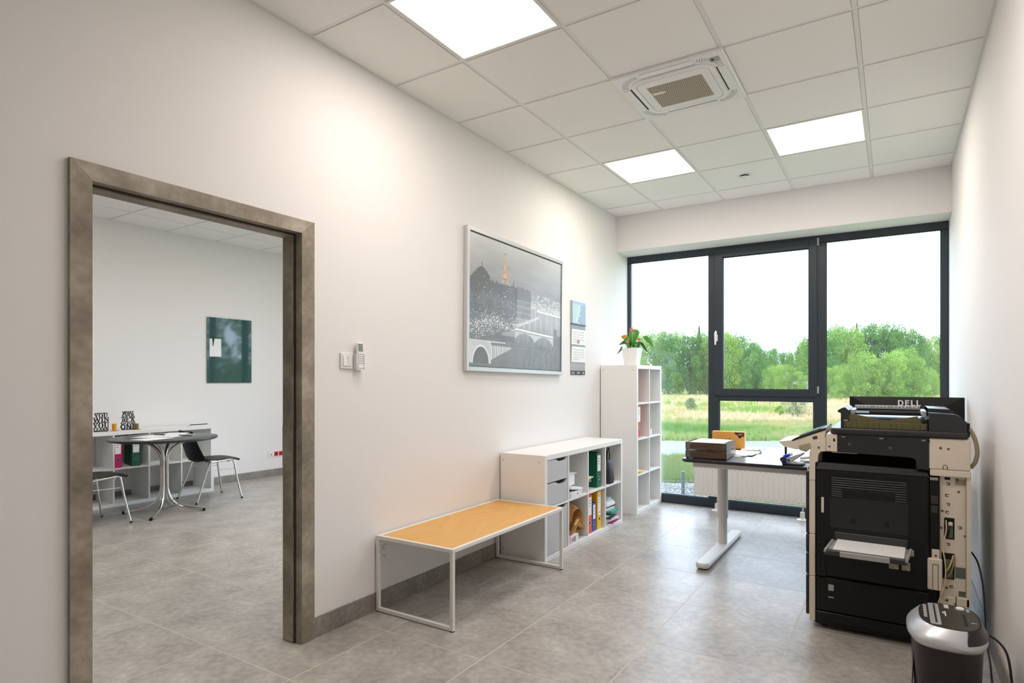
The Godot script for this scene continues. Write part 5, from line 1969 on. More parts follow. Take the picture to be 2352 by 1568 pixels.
	put(W(t).loft([[v3(2.172, 0.452, -3.33), v3(2.508, 0.452, -3.33), v3(2.508, 0.458, -3.33), v3(2.172, 0.458, -3.33)], [v3(2.2, 0.462, F + 0.004), v3(2.515, 0.462, F + 0.004), v3(2.515, 0.469, F + 0.004), v3(2.2, 0.469, F + 0.004)]], true, true, 0.99), "tray_floor", M.grey_plastic, t)
	put(W(t).span(v3(2.237, 0.436, -3.312), v3(2.442, 0.4625, -3.3), 0.003), "tray_lip", M.grey_plastic, t)
	for s in [[2.168, 2.178], [2.502, 2.512]]:
		put(W(t).loft([[v3(s[0], 0.45, -3.305), v3(s[1], 0.45, -3.305), v3(s[1], 0.463, -3.305), v3(s[0], 0.463, -3.305)], [v3(s[0] + 0.02, 0.458, F + 0.004), v3(s[1] + 0.02, 0.458, F + 0.004), v3(s[1] + 0.02, 0.474, F + 0.004), v3(s[0] + 0.02, 0.474, F + 0.004)]], true, true, 0.99), "paper_guide", M.grey_plastic, t)
	var pp = put(W(o).loft([[v3(2.205, 0.4585, -3.325), v3(2.498, 0.4585, -3.325), v3(2.498, 0.4655, -3.325), v3(2.205, 0.4655, -3.325)], [v3(2.215, 0.47, F + 0.008), v3(2.506, 0.47, F + 0.008), v3(2.506, 0.478, F + 0.008), v3(2.215, 0.478, F + 0.008)]], true, true, 0.99), "paper_stack", M.paper, o)
	for s in [[2.437, 2.478], [2.49, 2.525]]:
		var br = put(W(o).span(v3(s[0], 0.365, F), v3(s[1], 0.405, F + 0.012), 0.003), "bracket", M.cream_dark, o)
		put(W(br).tube([v3(s[0] + 0.01, 0.402, F + 0.014), v3(s[1] - 0.006, 0.368, F + 0.016)], 0.0022, 6), "bracket_wire", M.wire_cream, br)
	put(W(o).span(v3(2.515, 0.44, F), v3(2.54, 0.468, F + 0.02), 0.003), "guide_catch", M.cream_dark, o)
	# lower cabinet
	var l = put(W(o).span(v3(2.113, 0.095, F - 0.03), v3(2.6, 0.268, F - 0.004), 0.004), "lower_panel", K, o)
	put(W(l).span(v3(2.165, 0.099, F - 0.004), v3(2.56, 0.256, F - 0.0015), 0.001), "lower_field", K, l)
	put(W(l).span(v3(2.113, 0.04, F - 0.03), v3(2.57, 0.09, F - 0.002), 0.004), "base_strip", K, l)
	for y in [0.235, 0.15, 0.066]:
		put(W(l).disc_rod(v3(2.138, y, F - 0.004), v3(2.138, y, F - 0.001), 0.0065, 14), "screw_hole_shade", M.hole_shade_or_black, l)  # dark discs paint the shade of the screw holes
	put(W(l).span(v3(2.172, 0.205, F - 0.0015), v3(2.197, 0.237, F), 0.001), "latch", M.grey_plastic, l)
	put(W(l).span(v3(2.172, 0.175, F - 0.0015), v3(2.197, 0.204, F - 0.001)), "latch_well_shade", M.hole_shade_or_black, l)  # dark patch painted as the shade under the latch
	put(W(l).span(v3(2.172, 0.168, F - 0.0015), v3(2.197, 0.174, F), 0.001), "latch_sill", M.grey_plastic, l)
	# dark hinge column between door and opened bay
	var hc = put(W(o).span(v3(2.601, 0.45, F - 0.03), v3(2.642, 0.822, F - 0.012), 0.003), "hinge_column", K, o)
	for q in [[0.70, 0.738], [0.655, 0.69]]:
		put(W(hc).span(v3(2.608, q[0], F - 0.012), v3(2.636, q[1], F - 0.006), 0.002), "hinge_block", M.dark_grey, hc)
	put(W(hc).span(v3(2.608, 0.5, F - 0.012), v3(2.634, 0.64, F - 0.008), 0.002), "hinge_cover", K, hc)
	put(W(hc).span(v3(2.604, 0.812, F - 0.012), v3(2.636, 0.826, F - 0.009)), "hinge_plate", M.steel, hc)
	# opened bay: cream back plate with cut-outs and cables
	bay(o, F)
	# scanner block
	var sc = put(W(o).prism([Vector2(2.214, 0.922), Vector2(2.53, 0.915), Vector2(2.545, 0.907), Vector2(2.55, 0.895), Vector2(2.55, 0.862), Vector2(2.599, 0.86), Vector2(2.599, 1.013), Vector2(2.214, 1.013)], B, F), "scanner_block", mat("scanner_black", srgb(38, 39, 42), 0.4), o)
	put(W(sc).span(v3(2.12, 0.83, F - 0.3), v3(2.55, 0.93, F - 0.28)), "exit_back_shade", M.hole_shade_or_black, sc)  # near-black sheet paints the shade deep in the paper exit
	put(W(sc).span(v3(2.18, 0.905, F - 0.12), v3(2.3, 0.915, F - 0.1), 0.002), "exit_guide", M.steel, sc)
	for x in [2.267, 2.443]:
		screw(sc, x, 0.965 - (x - 2.267) * 0.05, F, 0.007)
	for x in [2.24, 2.405, 2.578]:
		put(W(sc).span(v3(x - 0.008, 0.998, F), v3(x + 0.008, 1.004, F + 0.001)), "clip_slot", M.steel, sc)
		put(W(sc).disc_rod(v3(x + 0.02, 0.999, F), v3(x + 0.02, 0.999, F + 0.001), 0.005, 10), "clip_hole_shade", M.hole_shade_or_black, sc)  # dark disc paints the shade of the hole beside the clip
	var cr = put(W(o).span(v3(2.6, 0.866, B), v3(2.759, 1.013, F), 0.004), "cream_block", M.cream, o)
	screw(cr, 2.645, 0.968, F, 0.006)
	screw(cr, 2.675, 0.965, F, 0.0055)
	var ko = W(cr)
	for k in [[2.653, 2.656, 0.869, 0.884], [2.669, 2.672, 0.869, 0.884], [2.656, 2.669, 0.887, 0.8895]]:
		ko.span(v3(k[0], k[2], F), v3(k[1], k[3], F + 0.0008))
	put(ko, "knock_out", M.hole_shade_or_black, cr)
	put(W(o).span(v3(2.604, 0.834, B), v3(2.761, 0.8645, F), 0.003), "cream_strip", M.cream, o)
	# lid and document feeder
	put(slab(W(o), 2.18, 2.752, B + 0.03, F + 0.008, 1.016, 1.045, 0.02, 0.004), "platen_lid", mat("lid_black", srgb(44, 45, 49), 0.36), o)
	var fd = put(W(o).prism([Vector2(2.6, 1.046), Vector2(2.745, 1.046), Vector2(2.745, 1.092), Vector2(2.722, 1.118), Vector2(2.7, 1.128), Vector2(2.6, 1.134)], F - 0.13, F), "feeder_housing", M.lid_black, o)
	put(W(fd).prism([Vector2(2.6, 1.134), Vector2(2.7, 1.128), Vector2(2.722, 1.118), Vector2(2.7, 1.14), Vector2(2.688, 1.147), Vector2(2.6, 1.151)], F - 0.46, F - 0.12), "feeder_cover", M.lid_black, fd)
	put(W(fd).prism([Vector2(2.6, 1.046), Vector2(2.745, 1.046), Vector2(2.745, 1.092), Vector2(2.7, 1.14), Vector2(2.6, 1.151)], F - 0.47, F - 0.13), "feeder_core", M.lid_black, fd)
	put(W(fd).span(v3(2.746, 1.022, F - 0.2), v3(2.758, 1.088, F - 0.02), 0.002), "hinge_cover", M.black_plastic, fd)
	# left end of the feeder, hopper and ribbed trays
	var ar = put(W(o).prism([Vector2(2.226, 1.046), Vector2(2.262, 1.046), Vector2(2.262, 1.135), Vector2(2.245, 1.15), Vector2(2.23, 1.146), Vector2(2.212, 1.134), Vector2(2.212, 1.125), Vector2(2.226, 1.12)], F - 0.45, F - 0.04), "feeder_arm", M.lid_black, o)
	put(W(ar).span(v3(2.24, 1.082, F - 0.04), v3(2.258, 1.085, F - 0.039)), "arm_label", M.paper, ar)
	var hp = put(W(o).span(v3(2.262, 1.046, F - 0.42), v3(2.6, 1.098, F - 0.06), 0.004), "feeder_tray_base", M.black_gloss, o)
	var oy = M.olive
	mat("olive_dark", srgb(62, 58, 36), 0.45)
	put(W(hp).span(v3(2.242, 1.046, F - 0.035), v3(2.595, 1.078, F - 0.028), 0.001), "exit_tray_lip", oy, hp)
	var rb = 15
	for k in rb:
		var x = 2.25 + k * (0.34 / (rb - 1))
		put(W(hp).span(v3(x - 0.0012, 1.046, F - 0.036), v3(x + 0.0012, 1.077, F - 0.0265)), "tray_rib", M.olive_dark if k % 4 != 3 else M.olive, hp)
	put(W(hp).prism([Vector2(2.25, 1.06), Vector2(2.268, 1.118), Vector2(2.3, 1.114), Vector2(2.4, 1.092), Vector2(2.44, 1.091), Vector2(2.555, 1.113), Vector2(2.572, 1.085), Vector2(2.572, 1.06)], F - 0.054, F - 0.048), "exit_tray_guide", oy, hp)
	put(W(hp).span(v3(2.27, 1.112, F - 0.32), v3(2.58, 1.122, F - 0.1), 0.003), "hopper_tray", M.black_gloss, hp)
	put(W(hp).span(v3(2.35, 1.12, F - 0.11), v3(2.57, 1.134, F - 0.1), 0.003), "hopper_edge", M.dark_grey, hp)
	put(W(hp).span(v3(2.275, 1.132, F - 0.36), v3(2.575, 1.153, F - 0.34), 0.003), "hopper_back", M.grey_plastic, hp)
	for x in [2.278, 2.586]:
		put(W(hp).span(v3(x - 0.012, 1.105, F - 0.34), v3(x + 0.008, 1.138, F - 0.09), 0.003), "paper_guide", M.silver, hp)
	var pr = W(hp)
	for k in 17:
		if k % 5 != 4:
			pr.span(v3(2.29 + k * 0.0165, 1.143, F - 0.3395), v3(2.298 + k * 0.0165, 1.149, F - 0.339))
	put(pr, "scale_print", M.paper, hp)
	# control panel on the front
	var zp = F - 0.06
	var z2 = F - 0.42
	var cp = put(W(o).prism([Vector2(1.925, 0.955), Vector2(1.955, 0.928), Vector2(1.99, 0.922), Vector2(2.01, 0.917), Vector2(2.05, 0.92), Vector2(2.085, 0.93), Vector2(2.15, 0.985), Vector2(2.155, 1.03), Vector2(1.997, 0.963), Vector2(1.99, 0.965)], z2, zp), "control_panel", M.cream, o)
	put(W(cp).prism([Vector2(1.995, 0.9615), Vector2(2.156, 1.028), Vector2(2.157, 1.042), Vector2(2.012, 0.98), Vector2(1.99, 0.966)], z2 + 0.01, zp + 0.002), "screen_frame", M.black_gloss, cp)
	put(W(cp).at(v3(2.075, 1.0105, (zp + z2) / 2) - base_of(cp), v3(0, 0, 0.402)).box(Vector3.ZERO, v3(0.12, 0.002, 0.3)), "touch_screen", mat("screen_off", srgb(60, 66, 76), 0.12), cp)
	put(W(cp).prism([Vector2(2.092, 0.988), Vector2(2.112, 0.996), Vector2(2.118, 0.983), Vector2(2.098, 0.975)], zp, zp + 0.003), "usb_cover", M.dark_grey, cp)
	put(W(cp).prism([Vector2(2.028, 0.94), Vector2(2.08, 0.955), Vector2(2.085, 0.925), Vector2(2.062, 0.906), Vector2(2.03, 0.915)], zp - 0.06, zp + 0.004), "tilt_bracket", M.cream_dark, cp)
	# fat lead at the back edge
	put(W(o).tube(curve([v3(2.755, 1.062, F - 0.03), v3(2.768, 1.04, F - 0.02), v3(2.78, 1.0, F - 0.015), v3(2.785, 0.95, F - 0.015), v3(2.778, 0.91, F - 0.02), v3(2.762, 0.88, F - 0.03)]), 0.009, 12), "scanner_lead", M.cord_tan, o)
	# power cords of the corner
	var c1 = put(G().tube(curve([v3(2.77, 0.47, -3.6), v3(2.792, 0.43, -3.56), v3(2.806, 0.34, -3.52), v3(2.81, 0.22, -3.48), v3(2.808, 0.12, -3.42), v3(2.815, 0.05, -3.36), v3(2.812, 0.0045, -3.28), v3(2.8, 0.0045, -3.1), v3(2.79, 0.0045, -2.95)]), 0.0038, 8), "power_cable", M.cord_black)
	tag(c1, "black power cord hanging behind the copier", "cable", "power cords by the right wall")


func screw(parent, x, y, z, rad = 0.0055):
	put(W(parent).disc_rod(v3(x, y, z - 0.001), v3(x, y, z + 0.0015), rad, 12), "screw", M.screw, parent)


func bay(o, F):
	var z = F - 0.028
	var bk = put(W(o).span(v3(2.643, 0.24, z - 0.02), v3(2.745, 0.832, z), 0.001), "bay_plate", M.cream, o)
	# right flange and sill
	put(W(bk).span(v3(2.745, 0.225, z - 0.02), v3(2.762, 0.834, z + 0.02), 0.001), "flange", M.cream, bk)
	put(W(bk).span(v3(2.742, 0.26, z), v3(2.746, 0.82, z + 0.012)), "flange_lip", M.cream_dark, bk)
	put(W(bk).span(v3(2.643, 0.225, z - 0.02), v3(2.7, 0.262, z + 0.012), 0.002), "sill", M.cream, bk)
	put(W(bk).span(v3(2.708, 0.228, z - 0.02), v3(2.757, 0.268, z + 0.02), 0.003), "sill_step", M.cream, bk)
	put(W(bk).span(v3(2.696, 0.24, z), v3(2.704, 0.285, z + 0.016), 0.002), "post", M.cream, bk)
	# cut-outs: near-black patches paint the shade of the wells, inner parts on top
	for k in [[2.66, 2.7, 0.535, 0.636], [2.65, 2.7, 0.345, 0.468]]:
		var wl = put(W(bk).span(v3(k[0], k[2], z), v3(k[1], k[3], z + 0.0012)), "well_shade", M.hole_shade_or_black, bk)
		put(W(wl).span(v3(k[0] + 0.016, k[2] + 0.006, z + 0.0012), v3(k[1] - 0.006, k[3] - 0.03, z + 0.004), 0.001), "inner_part", M.pcb, wl)
	put(W(bk).span(v3(2.703, 0.355, z), v3(2.744, 0.405, z + 0.001)), "grey_window", M.pcb, bk)
	put(W(bk).span(v3(2.703, 0.408, z), v3(2.744, 0.428, z + 0.004), 0.001), "window_lintel", M.cream, bk)
	put(W(bk).span(v3(2.716, 0.27, z), v3(2.744, 0.295, z + 0.001)), "grey_window", M.pcb, bk)
	put(W(bk).span(v3(2.703, 0.795, z), v3(2.744, 0.822, z + 0.001)), "grey_window", M.cream_dark, bk)
	put(W(bk).span(v3(2.662, 0.816, z), v3(2.684, 0.828, z + 0.001)), "dark_slot_shade", M.hole_shade_or_black, bk)  # dark patch painted for the shade in this slot
	# clips: small hooks
	for k in [[2.675, 0.797, 1], [2.672, 0.742, -1], [2.675, 0.7, 1], [2.673, 0.662, -1], [2.675, 0.51, 1], [2.72, 0.594, 1], [2.69, 0.31, -1], [2.708, 0.818, 1]]:
		var g = W(bk)
		var x = k[0]
		var y = k[1]
		var s = k[2]
		g.span(v3(x - 0.006, y + 0.003, z), v3(x + 0.006, y + 0.006, z + 0.0012))
		g.span(v3(x + s * 0.006 - 0.0015, y - 0.006, z), v3(x + s * 0.006 + 0.0015, y + 0.006, z + 0.0012))
		g.span(v3(x - 0.004, y - 0.006, z), v3(x + 0.006, y - 0.0035, z + 0.0012))
		put(g, "clip", M.hole_shade_or_black, bk)
	for k in [[2.716, 0.762], [2.653, 0.666], [2.65, 0.585], [2.741, 0.556], [2.67, 0.302]]:
		screw(bk, k[0], k[1], z, 0.006)
	screw(bk, 2.67, 0.246, z + 0.012, 0.006)
	# cream cover standing in front, lower left
	var cb = put(W(o).span(v3(2.594, 0.29, F - 0.03), v3(2.652, 0.44, F + 0.005), 0.005), "bay_cover", M.cream, o)
	put(W(cb).span(v3(2.611, 0.44, F - 0.02), v3(2.642, 0.482, F - 0.01), 0.002), "cover_tab", M.cream, cb)
	screw(cb, 2.627, 0.452, F - 0.01, 0.005)
	var gr = W(cb)
	for k in [[2.613, 2.615, 0.296, 0.415], [2.634, 2.636, 0.296, 0.415], [2.613, 2.636, 0.413, 0.415]]:
		gr.span(v3(k[0], k[2], F + 0.005), v3(k[1], k[3], F + 0.0058))
	put(gr, "cover_groove_shade", M.hole_shade_or_black, cb)  # dark lines paint the shade of the grooves
	# cables in the bay
	put(W(bk).tube(curve([v3(2.667, 0.625, z + 0.01), v3(2.668, 0.58, z + 0.014), v3(2.66, 0.53, z + 0.016), v3(2.655, 0.49, z + 0.016), v3(2.663, 0.43, z + 0.016), v3(2.665, 0.37, z + 0.018), v3(2.658, 0.31, z + 0.026), v3(2.64, 0.25, z + 0.034), v3(2.632, 0.22, z + 0.034)]), 0.0028, 8), "cable", M.wire_cream, bk)
	put(W(bk).tube(curve([v3(2.695, 0.462, z + 0.006), v3(2.688, 0.43, z + 0.01), v3(2.675, 0.395, z + 0.01), v3(2.665, 0.38, z + 0.006)]), 0.0035, 8), "cable", M.wire_yellow, bk)
	put(W(bk).tube(curve([v3(2.699, 0.46, z + 0.008), v3(2.694, 0.41, z + 0.012), v3(2.682, 0.37, z + 0.012), v3(2.668, 0.352, z + 0.006)]), 0.003, 8), "cable", M.cord_tan, bk)
	put(W(bk).span(v3(2.676, 0.6, z + 0.003), v3(2.693, 0.618, z + 0.012), 0.003), "plug", M.cream, bk)
	put(W(bk).tube(curve([v3(2.684, 0.602, z + 0.01), v3(2.678, 0.57, z + 0.012), v3(2.674, 0.545, z + 0.008)]), 0.0028, 8), "cable", M.cord_black, bk)


func curve(pts, per = 6):
	var c = Curve3D.new()
	for i in pts.size():
		var a = pts[max(i - 1, 0)]
		var b = pts[min(i + 1, pts.size() - 1)]
		var t = (b - a) / 6.0
		c.add_point(pts[i], -t, t)
	var out = []
	for i in pts.size() - 1:
		for k in per:
			out.append(c.sample(i, k / float(per)))
	out.append(pts[-1])
	return out


# ------------------------------------------------------------------ shredder
func shredder():
	var o = thing("paper_shredder", "black and silver paper shredder standing in front of the copier", "shredder", v3(2.623, 0, -2.81))
	var ring = func(hx, hz, y, n = 2.6, dx = 0.0, dz = 0.0):
		var out = []
		for k in 40:
			var a = TAU * k / 40.0
			var c = cos(a)
			var s = sin(a)
			out.append(v3(dx + signf(c) * pow(absf(c), 2.0 / n) * hx, y, dz + signf(s) * pow(absf(s), 2.0 / n) * hz))
		return out
	put(G().loft([ring.call(0.096, 0.14, 0.0, 3.0), ring.call(0.098, 0.143, 0.012, 3.0), ring.call(0.112, 0.165, 0.33, 3.0)], true, true, 0.5), "bin", mat("bin_black", srgb(32, 31, 31), 0.33), o)
	put(G().loft([ring.call(0.113, 0.166, 0.322, 3.0), ring.call(0.124, 0.184, 0.335), ring.call(0.1255, 0.186, 0.343), ring.call(0.1245, 0.184, 0.352), ring.call(0.116, 0.172, 0.366), ring.call(0.1, 0.15, 0.389, 2.8, 0.006), ring.call(0.094, 0.143, 0.395, 2.8, 0.008)], true, true, 0.5), "head", M.silver, o)
	# dark control field and thumb rest on the right
	put(G().loft([ring.call(0.0935, 0.142, 0.394, 2.8, 0.008), ring.call(0.0925, 0.141, 0.3975, 2.8, 0.008)], true, true, 0.9), "control_field", mat("field_brown", srgb(46, 43, 40), 0.32), o)
	# dark shell over the right-hand side of the head
	var arcs = []
	for q in [[0.1245, 0.184, 0.354, 2.3, 0.0], [0.12, 0.178, 0.3605, 2.4, 0.0], [0.116, 0.172, 0.3665, 2.45, 0.0], [0.108, 0.161, 0.378, 2.6, 0.003], [0.1, 0.15, 0.3895, 2.8, 0.006], [0.094, 0.143, 0.3955, 2.8, 0.008]]:
		var out = []
		var inn = []
		for k in 33:
			var a = lerpf(-1.32, 1.18, k / 32.0)
			var c = cos(a)
			var s = sin(a)
			var p = v3(signf(c) * pow(absf(c), 2.0 / q[3]), 0, signf(s) * pow(absf(s), 2.0 / q[3]))
			out.append(v3(q[4] + p.x * (q[0] + 0.003), q[2] + 0.0015, p.z * (q[1] + 0.003)))
			inn.append(v3(q[4] + p.x * (q[0] - 0.004), q[2] - 0.003, p.z * (q[1] - 0.004)))
		inn.reverse()
		arcs.append(out + inn)
	put(G().loft(arcs, true, true, 0.5), "grip_bow", M.bin_black, o)
	# silver plate; a near-black strip paints the shade of the paper slot
	var pl = put(slab(G(), -0.052, -0.018, -0.118, 0.122, 0.397, 0.4005, 0.008, 0.001), "slot_plate", M.silver, o)
	put(G().box(v3(-0.033, 0.4008, 0.0), v3(0.006, 0.0012, 0.21)), "paper_slot_shade", M.hole_shade_or_black, pl)
	var cs = put(slab(G(), 0.05, 0.066, -0.045, 0.085, 0.3965, 0.3982, 0.003, 0.0005), "card_slot_plate", M.bin_black, o)
	put(G().box(v3(0.058, 0.3985, 0.02), v3(0.006, 0.001, 0.12)), "card_slot_shade", M.hole_shade_or_black, cs)  # dark strip paints the shade in the card opening
	put(G().at(v3(0.052, 0.3975, -0.105)).lathe([[0.0, 0.006], [0.012, 0.006], [0.0145, 0.003], [0.0145, 0.0]], 20), "start_button", M.white_plastic, o)
	var ic = G()
	for k in 8:
		ic.box(v3(-0.064, 0.398, -0.085 + k * 0.019), v3(0.011, 0.0008, 0.0075))
	put(ic, "icon_print", M.paper_shade, o)
	var lg = G()
	for k in 5:
		lg.box(v3(0.008, 0.398, -0.128 + k * 0.0085), v3(0.017 if k % 2 == 0 else 0.012, 0.0006, 0.0055))
	put(lg, "maker_print", M.paper_shade, o)
	var pr = G()
	pr.box(v3(0.0, 0.398, -0.02), v3(0.004, 0.0006, 0.055))
	pr.box(v3(-0.006, 0.398, -0.03), v3(0.004, 0.0006, 0.02))
	pr.box(v3(0.083, 0.398, 0.04), v3(0.018, 0.0006, 0.004))
	for k in 3:
		pr.box(v3(0.075, 0.398, -0.11 + k * 0.013), v3(0.01, 0.0006, 0.005))
	put(pr, "panel_print", M.paper_shade, o)
	# bin window grip on the left
	put(G().at(v3(-0.1055, 0.2, 0.07), v3(0, 0, -0.045)).box(Vector3.ZERO, v3(0.003, 0.16, 0.03), 0.001), "bin_grip", M.black_gloss, o)
	# cords
	var c2 = put(G().tube(curve([v3(2.76, 0.3, -2.98), v3(2.795, 0.285, -2.96), v3(2.82, 0.25, -2.93), v3(2.827, 0.17, -2.88), v3(2.825, 0.09, -2.83), v3(2.82, 0.03, -2.79), v3(2.81, 0.008, -2.76)]), 0.0042, 8), "power_cable", M.cord_black)
	tag(c2, "black shredder cord running down beside the skirting", "cable", "power cords by the right wall")
	var c3 = put(G().tube(curve([v3(2.79, 0.006, -2.86), v3(2.775, 0.012, -2.82), v3(2.79, 0.008, -2.78), v3(2.815, 0.02, -2.75), v3(2.835, 0.045, -2.72), v3(2.84, 0.05, -2.68)]), 0.0042, 8), "power_cable", M.cord_black)
	tag(c3, "looped end of black cord on the floor with a plug", "cable", "power cords by the right wall")
	put(G().tube([v3(2.838, 0.05, -2.69), v3(2.838, 0.048, -2.64), v3(2.838, 0.047, -2.61)], [0.007, 0.011, 0.012], 10), "plug", M.cord_black, c3)


# ------------------------------------------------------------------ the next room
func next_room():
	cube_shelf("low white cube shelf in the next room, behind the round table", NEXT, 1.44, 0.766, 0.373, 4, 2)
	binder("pink binder in the next room's shelf", M.binder_pink, on_shelf(NEXT, 0.425, 0.392, 0.345), PI / 2, 0.075, 0.3, 0.285, "lever arch binders in the next room")
	binder("dark green binder in the next room's shelf", M.binder_green, on_shelf(NEXT, 0.6, 0.392, 0.345), PI / 2 - 0.2, 0.078, 0.3, 0.285, "lever arch binders in the next room")
	# word signs
	word_sign("black cut-out word sign reading YOU WIN YOU, left on the shelf", [["SOMETIMES", 0.01, 0.11], ["YOU", 0.042, 0.125], ["WIN", 0.045, 0.148], ["SOMETIMES", 0.01, 0.135], ["YOU", 0.052, 0.148], ["LEARN", 0.032, 0.14]], on_shelf(NEXT, 0.315, 0.766, 0.24), "Droid Serif")
	word_sign("black cut-out word sign ending in GOOD ONE, right on the shelf", [["WHAT", 0.03, 0.11], ["EVER", 0.028, 0.115], ["YOU ARE", 0.024, 0.135], ["BE A", 0.032, 0.12], ["GOOD", 0.03, 0.14], ["ONE", 0.05, 0.148]], on_shelf(NEXT, 0.59, 0.766, 0.2), "Droid Sans")
	for q in [["amber", M.amber_glass, 0.425, 0.27, 0.075, "amber tea-light glass on a small saucer beside the left word sign"], ["olive", M.olive_glass, 0.65, 0.25, 0.062, "olive-brown tea-light glass on a small saucer beside the right word sign"]]:
		var t = thing("tea_light_glass", q[5], "candle holder", on_shelf(NEXT, q[2], 0.766, q[3]), 0.0, "tea-light glasses on the shelf")
		put(G().lathe([[0.0, 0.0], [0.04, 0.0], [0.042, 0.004], [0.0, 0.005]], 20), "saucer", q[1], t)
		put(G().lathe([[0.0, 0.005], [0.02, 0.005], [0.021, q[4]], [0.018, q[4]], [0.0165, 0.014], [0.0, 0.014]], 20), "glass", q[1], t)
	# notebook and pens
	var nb = thing("pen_and_pad", "dark pen lying across a slim white pad on the shelf end", "stationery", on_shelf(NEXT, 1.3, 0.766, 0.26), PI / 2 + 0.1)
	put(G().span(v3(-0.11, 0, -0.03), v3(0.1, 0.008, 0.04), 0.001), "pad", M.paper, nb)
	put(G().tube([v3(-0.1, 0.013, 0.02), v3(0.11, 0.013, 0.035)], 0.005, 8), "pen", M.black_plastic, nb)
	put(G().span(v3(0.02, 0.008, -0.02), v3(0.1, 0.014, 0.02), 0.001), "clip_case", M.black_plastic, nb)
	# glass board with a note
	var gb = thing("glass_board", "dark teal glass notice board on the far wall", "notice board", v3(FAR_X, 1.66, -4.506), PI / 2)
	put(G().box(v3(0, 0, 0.014), v3(0.6, 0.805, 0.006), 0.0008), "glass_sheet", M.glass_board, gb)
	for x in [-0.25, 0.25]:
		for y in [-0.35, 0.35]:
			put(G().disc_rod(v3(x, y, 0.0), v3(x, y, 0.0112), 0.01, 12), "spacer", M.steel, gb)
	var nt = thing("note_sheet", "white note held by a black magnet on the glass board", "note", v3(FAR_X + 0.0176, 1.69, -4.31), PI / 2)
	put(G().at(Vector3.ZERO, v3(0.02, 0, 0.015)).box(v3(0, 0, 0.002), v3(0.15, 0.22, 0.0012)), "sheet", M.paper, nt)
	put(G().tube([v3(-0.03, 0.13, 0.01), v3(-0.032, 0.07, 0.012), v3(-0.035, 0.02, 0.008)], [0.006, 0.006, 0.003], 8), "marker", M.black_plastic, nt)
	put(G().disc_rod(v3(-0.03, 0.095, 0.004), v3(-0.03, 0.095, 0.009), 0.012, 14), "magnet", M.black_plastic, nt)
	# sockets
	var sk = thing("socket_strip", "white socket strip with red power outlets low on the far wall", "socket", v3(FAR_X, 0.294, -5.24), PI / 2)
	put(G().box(v3(0, 0, 0.005), v3(0.355, 0.086, 0.01), 0.003), "cover_frame", M.white_plastic, sk)
	put(G().box(v3(-0.137, 0, 0.011), v3(0.055, 0.055, 0.005), 0.001), "data_port", M.white_plastic, sk)
	put(G().box(v3(-0.137, -0.004, 0.0138), v3(0.018, 0.014, 0.001)), "jack", M.dark_grey, sk)
	for k in 3:
		var e = put(G().box(v3(-0.058 + k * 0.071, 0, 0.0108), v3(0.058, 0.058, 0.006), 0.001), "red_outlet", M.red, sk)
		put(G().at(v3(-0.058 + k * 0.071, 0, 0.0139), v3(PI / 2, 0, 0)).lathe([[0.02, 0.0], [0.02, 0.001], [0.0, 0.001]], 18), "outlet_cup", mat("red_deep", srgb(150, 14, 22), 0.5) if not M.has("red_deep") else M.red_deep, e)
	round_table()
	chair("black shell chair with chrome legs turned away from the round table", v3(-3.848, 0, -3.786), 3.004)
	chair("black shell chair with chrome legs cut off by the door casing", v3(-3.6, 0, -2.505), 3.2)


func word_sign(label, rows, pos, family):
	var o = thing("word_sign", label, "sign", pos, PI / 2, "cut-out word signs")
	var y = 0.006
	for i in range(rows.size() - 1, -1, -1):
		var r = rows[i]
		lettering(r[0], r[1], 0.008, M.black_plastic, o, v3(0, y + r[1] * 0.5, 0), Vector3.ZERO, family, 700, "word", r[2])
		y += r[1] * 0.97
	put(G().box(v3(0, 0.004, 0), v3(0.13, 0.008, 0.012), 0.001), "base_bar", M.black_plastic, o)


